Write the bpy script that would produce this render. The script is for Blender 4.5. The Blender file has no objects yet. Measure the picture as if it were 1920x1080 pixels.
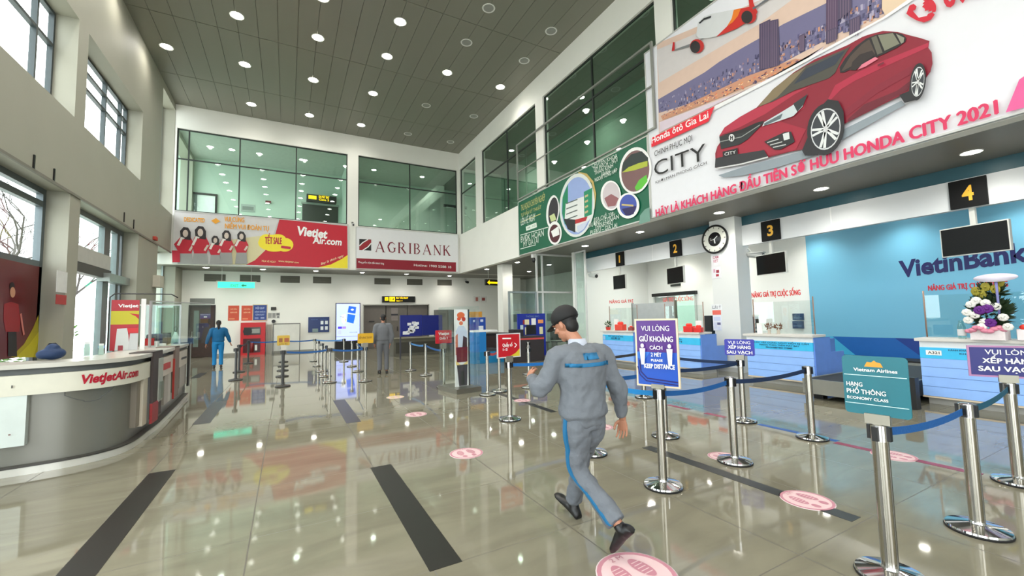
import bpy, bmesh, math, random
from mathutils import Vector, Matrix
from mathutils import noise as mnoise
R=math.radians
random.seed(7)
SC=bpy.context.scene
COL=SC.collection
# ---------------------------------------------------------------- camera, world, exposure
F_PX=782.378
CZ=1.6
def _basis():
    a=Vector((538-960,540-604,-F_PX)).normalized()      # hall depth direction
    b=Vector((2414-960,540-563,-F_PX)).normalized()
    x=(b-a*b.dot(a)).normalized(); z=x.cross(a)
    return x,a,z
BX,BY,BZ=_basis()
cam=bpy.data.cameras.new('camera'); camo=bpy.data.objects.new('camera',cam); COL.objects.link(camo)
cam.sensor_width=36; cam.lens=F_PX*36/1920; cam.clip_start=.05; cam.clip_end=300
Mw=Matrix((BX,BY,BZ))                 # world = Mw @ cam
camo.matrix_world=Matrix.Translation((0,0,CZ))@Mw.to_4x4()
SC.camera=camo
SC.view_settings.view_transform='Standard'; SC.view_settings.look='None'
SC.view_settings.exposure=0.2; SC.view_settings.gamma=1
SC.view_settings.use_curve_mapping=False
w=bpy.data.worlds.new('sky'); SC.world=w; w.use_nodes=True
wn=w.node_tree; bg=wn.nodes['Background']
tc=wn.nodes.new('ShaderNodeTexCoord'); sp=wn.nodes.new('ShaderNodeSeparateXYZ'); cr=wn.nodes.new('ShaderNodeValToRGB')
wn.links.new(tc.outputs['Generated'],sp.inputs[0]); wn.links.new(sp.outputs['Z'],cr.inputs[0])
cr.color_ramp.elements[0].color=(.80,.84,.86,1); cr.color_ramp.elements[1].color=(.95,.98,1,1)
cr.color_ramp.elements[0].position=.0; cr.color_ramp.elements[1].position=.35
wn.links.new(cr.outputs[0],bg.inputs[0]); bg.inputs['Strength'].default_value=5.6

def ray_hit(p,ax,v):
    d=Mw@Vector((p[0]-960,540-p[1],-F_PX)); t=(v-(0,0,CZ)[ax])/d[ax]
    return Vector((0,0,CZ))+d*t

# ---------------------------------------------------------------- materials
def lin(c): 
    c=c/255; return c/12.92 if c<=.04045 else ((c+.055)/1.055)**2.4
_m={}
def M(c,rough=.5,metal=0,emit=0,spec=.5,var=.04,scale=6,bump=0):
    k=(c,rough,metal,emit,spec,var,scale,bump)
    if k in _m: return _m[k]
    m=bpy.data.materials.new('surface_%d'%len(_m)); m.use_nodes=True
    nt=m.node_tree; b=nt.nodes['Principled BSDF']
    rgb=(lin(c[0]),lin(c[1]),lin(c[2]))
    b.inputs['Roughness'].default_value=rough; b.inputs['Metallic'].default_value=metal
    b.inputs['Specular IOR Level'].default_value=spec
    if emit:
        b.inputs['Base Color'].default_value=(*rgb,1)
        b.inputs['Emission Color'].default_value=(*rgb,1); b.inputs['Emission Strength'].default_value=emit
    else:
        t=nt.nodes.new('ShaderNodeTexCoord'); n=nt.nodes.new('ShaderNodeTexNoise'); n.inputs['Scale'].default_value=scale
        n.inputs['Detail'].default_value=4
        r=nt.nodes.new('ShaderNodeValToRGB'); e=r.color_ramp.elements
        e[0].color=(*[x*(1-var) for x in rgb],1); e[1].color=(*[min(1,x*(1+var)) for x in rgb],1)
        e[0].position=.3; e[1].position=.7
        nt.links.new(t.outputs['Object'],n.inputs['Vector']); nt.links.new(n.outputs['Fac'],r.inputs[0]); nt.links.new(r.outputs[0],b.inputs['Base Color'])
        if bump:
            bu=nt.nodes.new('ShaderNodeBump'); bu.inputs['Strength'].default_value=bump; bu.inputs['Distance'].default_value=.02
            nt.links.new(n.outputs['Fac'],bu.inputs['Height']); nt.links.new(bu.outputs[0],b.inputs['Normal'])
    _m[k]=m; return m
def glass(tint,refl=1.0,rough=.0,key=None,ior=1.5):
    k=('g',tint,refl,rough,ior)
    if k in _m: return _m[k]
    m=bpy.data.materials.new('glass_%d'%len(_m)); m.use_nodes=True; nt=m.node_tree
    for n in list(nt.nodes):
        if n.type!='OUTPUT_MATERIAL': nt.nodes.remove(n)
    out=[n for n in nt.nodes if n.type=='OUTPUT_MATERIAL'][0]
    tr=nt.nodes.new('ShaderNodeBsdfTransparent'); tr.inputs[0].default_value=(*tint,1)
    gl=nt.nodes.new('ShaderNodeBsdfGlossy'); gl.inputs['Roughness'].default_value=rough; gl.inputs[0].default_value=(.95,1,.98,1)
    fr=nt.nodes.new('ShaderNodeFresnel')      # thin pane: same reflectance from both faces
    ge=nt.nodes.new('ShaderNodeNewGeometry'); mr=nt.nodes.new('ShaderNodeMapRange'); mr.inputs['To Min'].default_value=ior; mr.inputs['To Max'].default_value=1/ior
    nt.links.new(ge.outputs['Backfacing'],mr.inputs['Value']); nt.links.new(mr.outputs[0],fr.inputs[0])
    mu=nt.nodes.new('ShaderNodeMath'); mu.operation='MULTIPLY'; mu.inputs[1].default_value=refl; mu.use_clamp=True
    mx=nt.nodes.new('ShaderNodeMixShader')
    nt.links.new(fr.outputs[0],mu.inputs[0]); nt.links.new(mu.outputs[0],mx.inputs[0])
    nt.links.new(tr.outputs[0],mx.inputs[1]); nt.links.new(gl.outputs[0],mx.inputs[2]); nt.links.new(mx.outputs[0],out.inputs[0])
    _m[k]=m; return m
WHITE=M((226,226,220),.55,var=.015,scale=1.5)
WALLC=M((236,235,228),.6,var=.015,scale=1.2)
LWALL=M((162,161,147),.6,var=.02,scale=1.2)  # left wall: backlit shade put into a darker colour than the other walls
STEEL=M((190,188,182),.22,1,var=.05,scale=20)
CHROME=M((215,215,215),.08,1,var=.02)
DARKF=M((52,58,56),.4,.3)
GREYF=M((150,160,162),.4,.4)
BLACK=M((14,14,15),.35)
RUBBER=M((24,24,25),.6)
BLUEBELT=M((16,84,150),.6,bump=.2,scale=60)
WHT=M((240,240,238),.4)
GREENGLASS=glass((.70,.88,.80),2.0)
DARKGLASS=glass((.42,.60,.50),2.6)
CLEAR=glass((.93,.97,.96),1.3)
CLEARG=glass((.78,.9,.86),1.6)

# ---------------------------------------------------------------- mesh helpers
def link(name,bm,mats,parent=None,smooth=False,recalc=True):
    if recalc: bmesh.ops.recalc_face_normals(bm,faces=bm.faces)
    me=bpy.data.meshes.new(name); bm.to_mesh(me); bm.free()
    if not isinstance(mats,(list,tuple)): mats=[mats]
    for m in mats: me.materials.append(m)
    if smooth:
        for p in me.polygons: p.use_smooth=True
        if smooth!='all': me.set_sharp_from_angle(angle=R(40))
    o=bpy.data.objects.new(name,me); COL.objects.link(o)
    if parent is not None: o.parent=parent
    return o
def tag(o,label=None,cat=None,group=None,kind=None):
    if label: o['label']=label
    if cat: o['category']=cat
    if group: o['group']=group
    if kind: o['kind']=kind
    return o
def thing(name,label,cat,loc=(0,0,0),rz=0,group=None,kind=None):
    o=bpy.data.objects.new(name,None); COL.objects.link(o); o.location=loc; o.rotation_euler=(0,0,rz); o.empty_display_size=.1
    return tag(o,label,cat,group,kind)
def B(): return bmesh.new()
def box(bm,x0,x1,y0,y1,z0,z1,mi=0,bevel=0):
    vs=[bm.verts.new((x,y,z)) for x in (x0,x1) for y in (y0,y1) for z in (z0,z1)]
    idx=[(0,1,3,2),(4,6,7,5),(0,4,5,1),(2,3,7,6),(0,2,6,4),(1,5,7,3)]
    fs=[]
    for i in idx:
        f=bm.faces.new([vs[j] for j in i]); f.material_index=mi; fs.append(f)
    if bevel:
        es=list({e for f in fs for e in f.edges})
        r=bmesh.ops.bevel(bm,geom=es,offset=bevel,segments=2,affect='EDGES',profile=.6)
        for f in r['faces']: f.material_index=mi
    return vs
def boxo(name,dims,m,parent=None,bevel=0): 
    bm=B(); box(bm,*dims,bevel=bevel); return link(name,bm,m,parent)
def tube(bm,pts,r,n=8,mi=0,cap=True,closed=False):
    pts=[Vector(p) for p in pts]; rings=[]
    N=len(pts); prev=None
    for i,p in enumerate(pts):
        if closed: t=(pts[(i+1)%N]-pts[i-1]).normalized()
        elif i==0: t=(pts[1]-p).normalized()
        elif i==N-1: t=(p-pts[-2]).normalized()
        else: t=((pts[i+1]-p).normalized()+(p-pts[i-1]).normalized()).normalized()
        if prev is None:
            up=Vector((0,0,1)) if abs(t.z)<.9 else Vector((1,0,0)); s=t.cross(up).normalized()
        else:
            s=(prev-t*prev.dot(t)).normalized()
        prev=s; q=s.cross(t).normalized()
        rr=r[i] if isinstance(r,(list,tuple)) else r
        rings.append([bm.verts.new(p+s*rr*math.cos(2*math.pi*k/n)+q*rr*math.sin(2*math.pi*k/n)) for k in range(n)])
    for a in range(N if closed else N-1):
        A=rings[a]; Bq=rings[(a+1)%N]
        for k in range(n):
            f=bm.faces.new((A[k],A[(k+1)%n],Bq[(k+1)%n],Bq[k])); f.material_index=mi; f.smooth=True
    if cap and not closed:
        for rg in (rings[0],rings[-1]):
            f=bm.faces.new(rg); f.material_index=mi
def lathe(bm,prof,cx=0,cy=0,n=32,mi=0,sx=1,sy=1,z0=0):
    rings=[]
    for r,z in prof:
        if r<1e-5: rings.append([bm.verts.new((cx,cy,z+z0))])
        else: rings.append([bm.verts.new((cx+sx*r*math.cos(2*math.pi*k/n),cy+sy*r*math.sin(2*math.pi*k/n),z+z0)) for k in range(n)])
    for A,Bq in zip(rings,rings[1:]):
        for k in range(n):
            a=[A[k%len(A)],A[(k+1)%n%len(A)]]; b=[Bq[(k+1)%n%len(Bq)],Bq[k%len(Bq)]]
            vs=[]
            for v in a+b:
                if v not in vs: vs.append(v)
            if len(vs)>2:
                try: f=bm.faces.new(vs); f.material_index=mi; f.smooth=True
                except ValueError: pass
def sphere(bm,c,rx,ry=None,rz=None,n=14,mi=0,rot=None):
    ry=ry or rx; rz=rz or rx
    r=bmesh.ops.create_uvsphere(bm,u_segments=n,v_segments=max(6,n//2+2),radius=1)
    mt=Matrix.Translation(c)@((rot or Matrix()).to_4x4())@Matrix.Diagonal((rx,ry,rz,1))
    bmesh.ops.transform(bm,matrix=mt,verts=r['verts'])
    for v in r['verts']:
        for f in v.link_faces: f.material_index=mi; f.smooth=True
    return r['verts']
def prism(bm,pts,z0,z1,mi=0):
    a=[bm.verts.new((x,y,z0)) for x,y in pts]; b=[bm.verts.new((x,y,z1)) for x,y in pts]; n=len(pts)
    for f in (bm.faces.new(a),bm.faces.new(b)): f.material_index=mi
    for i in range(n):
        f=bm.faces.new((a[i],a[(i+1)%n],b[(i+1)%n],b[i])); f.material_index=mi
def wallmesh(ax,p0,p1,u0,u1,v0,v1,holes,name,m,parent=None):
    """slab with thickness p0..p1 on axis ax (0: wall runs along Y, 1: wall runs along X), rectangular holes (u0,u1,v0,v1)"""
    us=sorted({u0,u1,*[h[0] for h in holes],*[h[1] for h in holes]}); vs=sorted({v0,v1,*[h[2] for h in holes],*[h[3] for h in holes]})
    us=[u for u in us if u0<=u<=u1]; vs=[v for v in vs if v0<=v<=v1]
    bm=B()
    def solid(i,j):
        if i<0 or j<0 or i>=len(us)-1 or j>=len(vs)-1: return False
        cu=(us[i]+us[i+1])/2; cv=(vs[j]+vs[j+1])/2
        return not any(h[0]<cu<h[1] and h[2]<cv<h[3] for h in holes)
    cache={}
    def V(u,v,p):
        k=(u,v,p)
        if k not in cache: cache[k]=bm.verts.new((p,u,v) if ax==0 else (u,p,v))
        return cache[k]
    for i in range(len(us)-1):
        for j in range(len(vs)-1):
            if not solid(i,j): continue
            a,b,c,d=us[i],us[i+1],vs[j],vs[j+1]
            for p in (p0,p1): bm.faces.new((V(a,c,p),V(b,c,p),V(b,d,p),V(a,d,p)))
            if not solid(i-1,j): bm.faces.new((V(a,c,p0),V(a,d,p0),V(a,d,p1),V(a,c,p1)))
            if not solid(i+1,j): bm.faces.new((V(b,c,p0),V(b,d,p0),V(b,d,p1),V(b,c,p1)))
            if not solid(i,j-1): bm.faces.new((V(a,c,p0),V(b,c,p0),V(b,c,p1),V(a,c,p1)))
            if not solid(i,j+1): bm.faces.new((V(a,d,p0),V(b,d,p0),V(b,d,p1),V(a,d,p1)))
    return link(name,bm,m,parent)
_wc=[0]
def window(ax,p,u0,u1,v0,v1,us=(),vs=(),fm=DARKF,gm=GREENGLASS,fw=.05,depth=.06,name=None,kind='structure',label=None,cat=None):
    """frame + one pane per opening of the grid; ax 0: plane x=p with u along Y, ax 1: plane y=p with u along X"""
    _wc[0]+=1
    mid=(p,(u0+u1)/2,v0) if ax==0 else ((u0+u1)/2,p,v0)
    t=thing(name or 'window_%d'%_wc[0],label,cat,mid,kind=kind)
    bm=B()
    def bx(a,b,c,d,dp=depth):
        a-=(mid[1] if ax==0 else mid[0]); b-=(mid[1] if ax==0 else mid[0]); c-=v0; d-=v0
        if ax==0: box(bm,-dp/2,dp/2,a,b,c,d)
        else: box(bm,a,b,-dp/2,dp/2,c,d)
    bx(u0,u0+fw,v0,v1); bx(u1-fw,u1,v0,v1); bx(u0+fw,u1-fw,v0,v0+fw); bx(u0+fw,u1-fw,v1-fw,v1)
    for u in us: bx(u-fw/2,u+fw/2,v0+fw,v1-fw,depth*1.01)
    for v in vs: bx(u0+fw,u1-fw,v-fw/2,v+fw/2,depth*.98)
    link('frame',bm,fm,t)
    U=[u0,*us,u1]; Vv=[v0,*vs,v1]
    for a,b in zip(U,U[1:]):
        for c,d in zip(Vv,Vv[1:]):
            bm=B(); o=mid[1] if ax==0 else mid[0]
            q=[(a-o,c-v0),(b-o,c-v0),(b-o,d-v0),(a-o,d-v0)]
            bm.faces.new([bm.verts.new((0,x,z) if ax==0 else (x,0,z)) for x,z in q])
            link('pane',bm,gm,t)
    return t

# ---------------------------------------------------------------- printed art on flat boards
def _textmesh(s,bold=0):
    cu=bpy.data.curves.new('t','FONT'); cu.body=s; cu.size=1; cu.offset=bold; cu.resolution_u=3
    o=bpy.data.objects.new('t',cu); COL.objects.link(o)
    dg=bpy.context.evaluated_depsgraph_get(); me=o.evaluated_get(dg).to_mesh()
    vs=[(v.co.x,v.co.y) for v in me.vertices]; fs=[tuple(p.vertices) for p in me.polygons]
    o.evaluated_get(dg).to_mesh_clear(); bpy.data.objects.remove(o); bpy.data.curves.remove(cu)
    return vs,fs
class Art:
    """flat print: O origin, U right, V up, N outward (all in the frame of the parent)"""
    def __init__(s,O,U,V,pix=None,step=.0012,off=.0):
        s.O=Vector(O); s.U=Vector(U).normalized(); s.V=Vector(V).normalized(); s.N=s.U.cross(s.V); s.bm=B(); s.mats=[]; s.lay=1; s.step=step; s.pix=pix; s.off=off; s.warp=None
    def mi(s,c,**k):
        m=c if isinstance(c,bpy.types.Material) else M(tuple(c),.45,var=.02)
        if m not in s.mats: s.mats.append(m)
        return s.mats.index(m)
    def P(s,p): return s.O+s.U*p[0]+s.V*p[1]+s.N*(s.off+s.lay*s.step)
    def px(s,pts):        # photograph pixels -> board coordinates through the board's own plane
        ax,v,base=s.pix; out=[]
        for p in pts:
            h=ray_hit(p,ax,v)-Vector(base); uv=(h.dot(s.U),h.dot(s.V)); out.append(s.warp(*uv) if s.warp else uv)
        return out
    def poly(s,pts,c,pix=False,up=True):
        if pix: pts=s.px(pts)
        i=s.mi(c)
        if len(pts)<3: return
        f=s.bm.faces.new([s.bm.verts.new(s.P(p)) for p in pts]); f.material_index=i
        if f.normal.dot(s.N)<0 or True:
            f.normal_update()
            if f.normal.dot(s.N)<0: f.normal_flip()
        if len(pts)>4: bmesh.ops.triangulate(s.bm,faces=[f])
        if up: s.lay+=1
    def rect(s,x0,x1,y0,y1,c,up=True): s.poly([(x0,y0),(x1,y0),(x1,y1),(x0,y1)],c,up=up)
    def ell(s,cx,cy,rx,ry,c,n=28,pix=False,rot=0,a0=0,a1=360,up=True):
        pts=[]
        for k in range(n if a1-a0==360 else n+1):
            a=R(a0+(a1-a0)*k/n); x=rx*math.cos(a); y=ry*math.sin(a); ca,sa=math.cos(R(rot)),math.sin(R(rot))
            pts.append((cx+x*ca-y*sa,cy+x*sa+y*ca))
        s.poly(pts,c,pix,up)
    def stroke(s,pts,w,c,pix=False,up=True):
        if pix: pts=s.px(pts)
        i=s.mi(c); P=[Vector(p) for p in pts]
        L=[];Rr=[]
        for k,p in enumerate(P):
            a=P[max(k-1,0)]; b=P[min(k+1,len(P)-1)]; d=(b-a).normalized(); n=Vector((-d.y,d.x))*w/2
            L.append(s.bm.verts.new(s.P(p+n))); Rr.append(s.bm.verts.new(s.P(p-n)))
        for k in range(len(P)-1):
            f=s.bm.faces.new((Rr[k],Rr[k+1],L[k+1],L[k])); f.material_index=i
        if up: s.lay+=1
    def text(s,t,A,Bp,h,c,bold=.0,pix=False,slant=0,vert=None,up=True):
        """A,B baseline start/end; h cap height (board units) ; vert: direction of letter uprights"""
        if pix: A,Bp=s.px([A,Bp])
        A=Vector(A); Bp=Vector(Bp); d=Bp-A
        if bold>.002 and any(ord(ch)>127 for ch in t) :      # accented words: embolden by small shifts, keeps the accents whole
            e0=d.normalized(); b_=bold*h*1.1
            for q_,w_ in ((-1,0),(1,0),(0,-.7),(0,.7)):
                o_=Vector((e0.x*b_*q_-e0.y*b_*w_,e0.y*b_*q_+e0.x*b_*w_)); s.text(t,A+o_,Bp+o_,h,c,0,False,slant,vert,False); s.lay+=.4
            if up: s.lay+=1
            return
        vs,fs=_textmesh(t,bold)
        if not vs: return
        x0=min(v[0] for v in vs); x1=max(v[0] for v in vs); k=d.length/(x1-x0)
        up_=Vector(vert) if vert else Vector((0,1))
        e=d.normalized(); i=s.mi(c); capH=.70
        nv=[s.bm.verts.new(s.P(A+e*((x-x0)*k+slant*y*h/capH)+up_*(y*h/capH))) for x,y in vs]
        for f in fs:
            try: g=s.bm.faces.new([nv[j] for j in f]); g.material_index=i
            except ValueError: pass
        if up: s.lay+=1
    def build(s,name,parent=None,label=None):
        o=link(name,s.bm,s.mats,parent,recalc=False)
        if label: o['label']=label
        return o

# ================================================================ BIG STRUCTURE
ZC=11.31; XL=-4.45; XR=8.8; YB=22.6; YL=25.0; ZS=4.2; YR=-9.0; XW=14.4
# floor: polished square tiles
def floor_mat():
    m=bpy.data.materials.new('polished_tiles'); m.use_nodes=True; nt=m.node_tree; b=nt.nodes['Principled BSDF']
    N=nt.nodes.new; L=nt.links.new
    t=N('ShaderNodeTexCoord'); sx=N('ShaderNodeSeparateXYZ'); L(t.outputs['Object'],sx.inputs[0])
    def line(sock,off,size=1.07,wd=.0045):
        a=N('ShaderNodeMath'); a.operation='SUBTRACT'; a.inputs[1].default_value=off; L(sock,a.inputs[0])
        d=N('ShaderNodeMath'); d.operation='DIVIDE'; d.inputs[1].default_value=size; L(a.outputs[0],d.inputs[0])
        r=N('ShaderNodeMath'); r.operation='ROUND'; L(d.outputs[0],r.inputs[0])
        s=N('ShaderNodeMath'); s.operation='SUBTRACT'; L(d.outputs[0],s.inputs[0]); L(r.outputs[0],s.inputs[1])
        ab=N('ShaderNodeMath'); ab.operation='ABSOLUTE'; L(s.outputs[0],ab.inputs[0])
        l=N('ShaderNodeMath'); l.operation='LESS_THAN'; l.inputs[1].default_value=wd; L(ab.outputs[0],l.inputs[0])
        return l.outputs[0],r.outputs[0]
    lx,ix=line(sx.outputs['X'],-.22); ly,iy=line(sx.outputs['Y'],2.71,wd=.0028)
    mx=N('ShaderNodeMath'); mx.operation='MAXIMUM'; L(lx,mx.inputs[0]); L(ly,mx.inputs[1])
    n=N('ShaderNodeTexNoise'); n.inputs['Scale'].default_value=1.6; n.inputs['Detail'].default_value=6; n.inputs['Distortion'].default_value=1.2
    mp=N('ShaderNodeMapping'); mp.inputs['Scale'].default_value=(.6,2.2,1); L(t.outputs['Object'],mp.inputs[0]); L(mp.outputs[0],n.inputs['Vector'])
    cr=N('ShaderNodeValToRGB'); e=cr.color_ramp.elements; e[0].position=.35; e[1].position=.68
    e[0].color=(lin(122),lin(118),lin(102),1); e[1].color=(lin(135),lin(131),lin(113),1); L(n.outputs['Fac'],cr.inputs[0])
    mix=N('ShaderNodeMix'); mix.data_type='RGBA'; L(mx.outputs[0],mix.inputs[0]); L(cr.outputs[0],mix.inputs[6]); mix.inputs[7].default_value=(lin(92),lin(88),lin(78),1)
    L(mix.outputs[2],b.inputs['Base Color'])
    ro=N('ShaderNodeMath'); ro.operation='MULTIPLY_ADD'; ro.inputs[1].default_value=.4; ro.inputs[2].default_value=.045; L(mx.outputs[0],ro.inputs[0]); L(ro.outputs[0],b.inputs['Roughness'])
    b.inputs['Specular IOR Level'].default_value=.75
    nb=N('ShaderNodeTexNoise'); nb.inputs['Scale'].default_value=.9; L(t.outputs['Object'],nb.inputs['Vector'])
    bu=N('ShaderNodeBump'); bu.inputs['Strength'].default_value=.04; bu.inputs['Distance'].default_value=.02; L(nb.outputs['Fac'],bu.inputs['Height']); L(bu.outputs[0],b.inputs['Normal'])
    return m
tag(boxo('floor',(-6.2,XW+.4,YR,27,-.2,0),floor_mat()),kind='structure')
# ceiling with long metal slats
def ceil_mat():
    m=bpy.data.materials.new('metal_slats'); m.use_nodes=True; nt=m.node_tree; b=nt.nodes['Principled BSDF']; N=nt.nodes.new; L=nt.links.new
    b.inputs['Roughness'].default_value=.42; b.inputs['Base Color'].default_value=(lin(134),lin(133),lin(122),1); b.inputs['Metallic'].default_value=.15
    return m
CM=ceil_mat()
bm=B(); box(bm,-6.2,XW,YR,27,ZC+.06,ZC+.3)
k=0; x=XL-.02
while x<XR+.02:
    for ya,yb in ((YR,-7.16),(-7.14,-3.31),(-3.29,.54),(.56,4.39),(4.41,8.24),(8.26,12.09),(12.11,15.98),(16.0,19.83),(19.85,YB)):
        box(bm,x+.006,x+.576,ya,yb,ZC,ZC+.05)
    x+=.582
tag(link('ceiling',bm,CM),kind='structure')
# soffit slab under the gallery (ground floor ceiling)
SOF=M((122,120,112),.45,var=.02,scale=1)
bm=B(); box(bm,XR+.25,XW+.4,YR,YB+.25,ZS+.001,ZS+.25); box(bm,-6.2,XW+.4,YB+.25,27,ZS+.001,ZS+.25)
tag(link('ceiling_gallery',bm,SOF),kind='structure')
# left wall: upper part with windows
wins_up=[(-7.2,-1.2),(-.6,5.4),(6.9,13.15),(13.7,18.15)]
holes=[(a,b,6.5,8.9) for a,b in wins_up]+[(23.0,26.6,6.6,10.2),(20.55,YB-.02,6.35,ZC-.3)]
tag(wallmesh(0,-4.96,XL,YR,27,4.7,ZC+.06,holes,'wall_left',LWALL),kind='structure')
# lower piers
low=[(-7.2,-1.2),(-.6,5.4),(6.9,13.15),(13.7,18.2),(20.6,23.6)]
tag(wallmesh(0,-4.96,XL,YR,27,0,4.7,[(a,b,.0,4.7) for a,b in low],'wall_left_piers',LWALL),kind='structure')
# thin ledge trim along the bottom of the upper wall
tag(boxo('trim_1',(XL-.01,XL+.03,YR,YB,4.66,4.72),M((120,118,108),.5)),kind='structure')
# back wall (upper) with two window bands
tag(wallmesh(1,YB,YB+.25,XL-.5,XW,ZS,ZC+.06,[(-4.37,2.66,6.55,10.25),(3.19,8.68,6.5,10.28)],'wall_back_upper',WALLC),kind='structure')
# back wall (ground floor), wide doorway and a single door
tag(wallmesh(1,YL,YL+.2,-6.2,XW+.4,0,ZS,[(-4.12,-3.14,0,2.5),(3.85,7.63,0,2.46)],'wall_back',WALLC),kind='structure')
# right wall upper
bays=[(20.16,22.5),(13.98,19.4),(7.7,13.42),(1.6,7.15),(-4.6,1.0)]
tag(wallmesh(0,XR,XR+.25,YR,YB+.25,ZS,ZC+.06,[(a,b,6.45,10.3) for a,b in bays],'wall_right',WALLC),kind='structure')
# recess walls on the ground floor
tag(boxo('wall_recess_side',(10.3,XW+.4,13.7,13.85,0,ZS),M((238,240,236),.4,var=.01,scale=1)),kind='structure')
tag(wallmesh(0,XW,XW+.2,YR,13.7,0,ZS,[(11.2,13.35,0,2.35)],'wall_recess',M((236,238,234),.35,var=.01,scale=1)),kind='structure')
# rear wall behind the camera: unseen, its opening added and sized for fill daylight
tag(wallmesh(1,YR-.25,YR,-6.2,XW+.4,0,ZC+.3,[(-4.3,2.0,0,9.6)],'wall_rear',WALLC),kind='structure')
tag(wallmesh(0,XW+.2,XW+.4,YR,27,4.2,ZC+.3,[],'wall_gallery',M((190,205,196),.6)),kind='structure')
# gallery rooms upstairs
ROOM=M((196,212,200),.6,var=.02,scale=1)
bm=B(); box(bm,-6.2,XW+.4,27,27.2,4.2,ZC+.3); tag(link('wall_gallery_back',bm,ROOM),kind='structure')
tag(boxo('floor_gallery',(XR+.25,XW+.2,YR,27,6.2,6.4),M((150,150,140),.4)),kind='structure')
tag(boxo('floor_gallery_back',(-6.2,XR+.25,YB+.25,27,6.2,6.4),M((150,150,140),.4)),kind='structure')
tag(boxo('ceiling_corridor',(XR+.25,XW+.2,YR,27,10.45,10.6),M((150,152,146),.5)),kind='structure')
tag(boxo('ceiling_room',(-6.2,XR+.25,YB+.25,27,10.45,10.6),M((200,206,200),.5)),kind='structure')
tag(boxo('wall_room_divide',(2.85,3.0,YB+.25,27,6.4,10.45),ROOM),kind='structure')
tag(boxo('wall_corridor',(11.6,11.75,YR,YB+.5,6.4,10.45),M((150,172,158),.6,var=.05,scale=1)),kind='structure')
# lower wall skirting
tag(boxo('baseboard_back',(-3.1,3.8,YL-.02,YL,0,.12),M((150,148,138),.4)),kind='structure')

tag(boxo('wall_side_room',(XW+.2,XW+.4,13.7,27,0,ZS),M((205,212,204),.5)),kind='structure')
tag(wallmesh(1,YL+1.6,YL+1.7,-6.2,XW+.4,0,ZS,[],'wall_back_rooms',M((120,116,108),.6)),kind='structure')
# windows of the back wall upstairs
window(1,YB+.1,-4.37,2.66,6.55,10.25,us=(-3.95,-2.04,.3),vs=(8.9,))
window(1,YB+.1,3.19,8.68,6.5,10.28,us=(5.92,),vs=(8.88,))
for (a,b),mm in zip(bays,((21.6,),(16.65,),(10.5,),(4.4,),(-1.8,))):
    window(0,XR+.1,a,b,6.45,10.3,us=(() if a>20 else mm),vs=(8.85,),gm=GREENGLASS if a>20 else DARKGLASS)
# left wall windows upstairs and downstairs
for a,b in wins_up[:3]: window(0,-4.9,a,b,6.5,8.9,us=((a+b)/2,b-.75),vs=(8.1,),gm=CLEAR,fm=M((70,78,80),.4,.3),fw=.07,depth=.1)
window(0,-4.9,13.7,18.15,6.5,8.9,us=(14.7,16.3,17.6),vs=(8.0,8.45),gm=CLEAR,fm=M((70,78,80),.4,.3),fw=.07,depth=.1)
window(0,-4.9,20.55,YB-.05,6.35,ZC-.3,us=(),vs=(7.5,8.9),gm=CLEAR,fm=M((150,160,162),.4,.3))
for a,b in low[:3]: window(0,-4.9,a,b,.1,4.7,us=((a+b)/2,),vs=(3.0,4.35),gm=CLEAR,fm=M((96,106,110),.4,.4),fw=.13,depth=.12)
window(0,-4.9,20.6,23.6,.1,4.7,us=(22.4,),vs=(1.2,2.5,3.6),gm=CLEARG,fm=GREYF,fw=.07)
# entrance bay with sliding glass door
t=thing('door_1',None,None,(-4.9,13.7,0),kind='structure')
bm=B()
for y0,y1 in ((0,.12),(2.9,3.35),(3.95,4.18),(4.38,4.5)): box(bm,-.07,.07,y0,y1,0,4.7)
box(bm,-.071,.071,0,4.5,4.55,4.7)
link('frame',bm,M((112,120,122),.4,.3),t)
boxo('header_panel',(-.12,.1,.0,3.35,3.3,3.72),M((190,190,184),.5),t)
boxo('door_operator',(-.1,.14,.0,3.3,3.02,3.28),M((70,70,66),.5),t)
boxo('sensor_box',(.0,.28,2.7,4.5,2.92,3.16),M((160,166,164),.35,.5),t)
for a,b,c,d in ((.12,2.9,3.72,4.55),(3.35,3.95,0,2.9),(3.35,3.95,3.2,4.55),(1.9,2.9,0,3.0)):
    bm=B(); bm.faces.new([bm.verts.new((0,y,z)) for y,z in ((a,c),(b,c),(b,d),(a,d))]); link('pane',bm,CLEARG,t)

# small dark brackets and nails fixed on the upper left wall
for i,(px_,l) in enumerate((((62,305),'dark bracket on the left wall, nearest of the four above the glazing'),((100,330),'dark bracket on the left wall, second from the near end'),((232,408),'dark bracket on the left wall above the entrance door, third along'),((250,421),'dark bracket on the left wall, farthest of the four'))):
    h=ray_hit(px_,0,XL); bm=B(); box(bm,-.0,.025,-.02,.02,-.14,.16)
    o=link('wall_bracket',bm,BLACK); o.location=(XL,h.y,h.z); tag(o,l,'bracket','brackets on the left wall')

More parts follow.
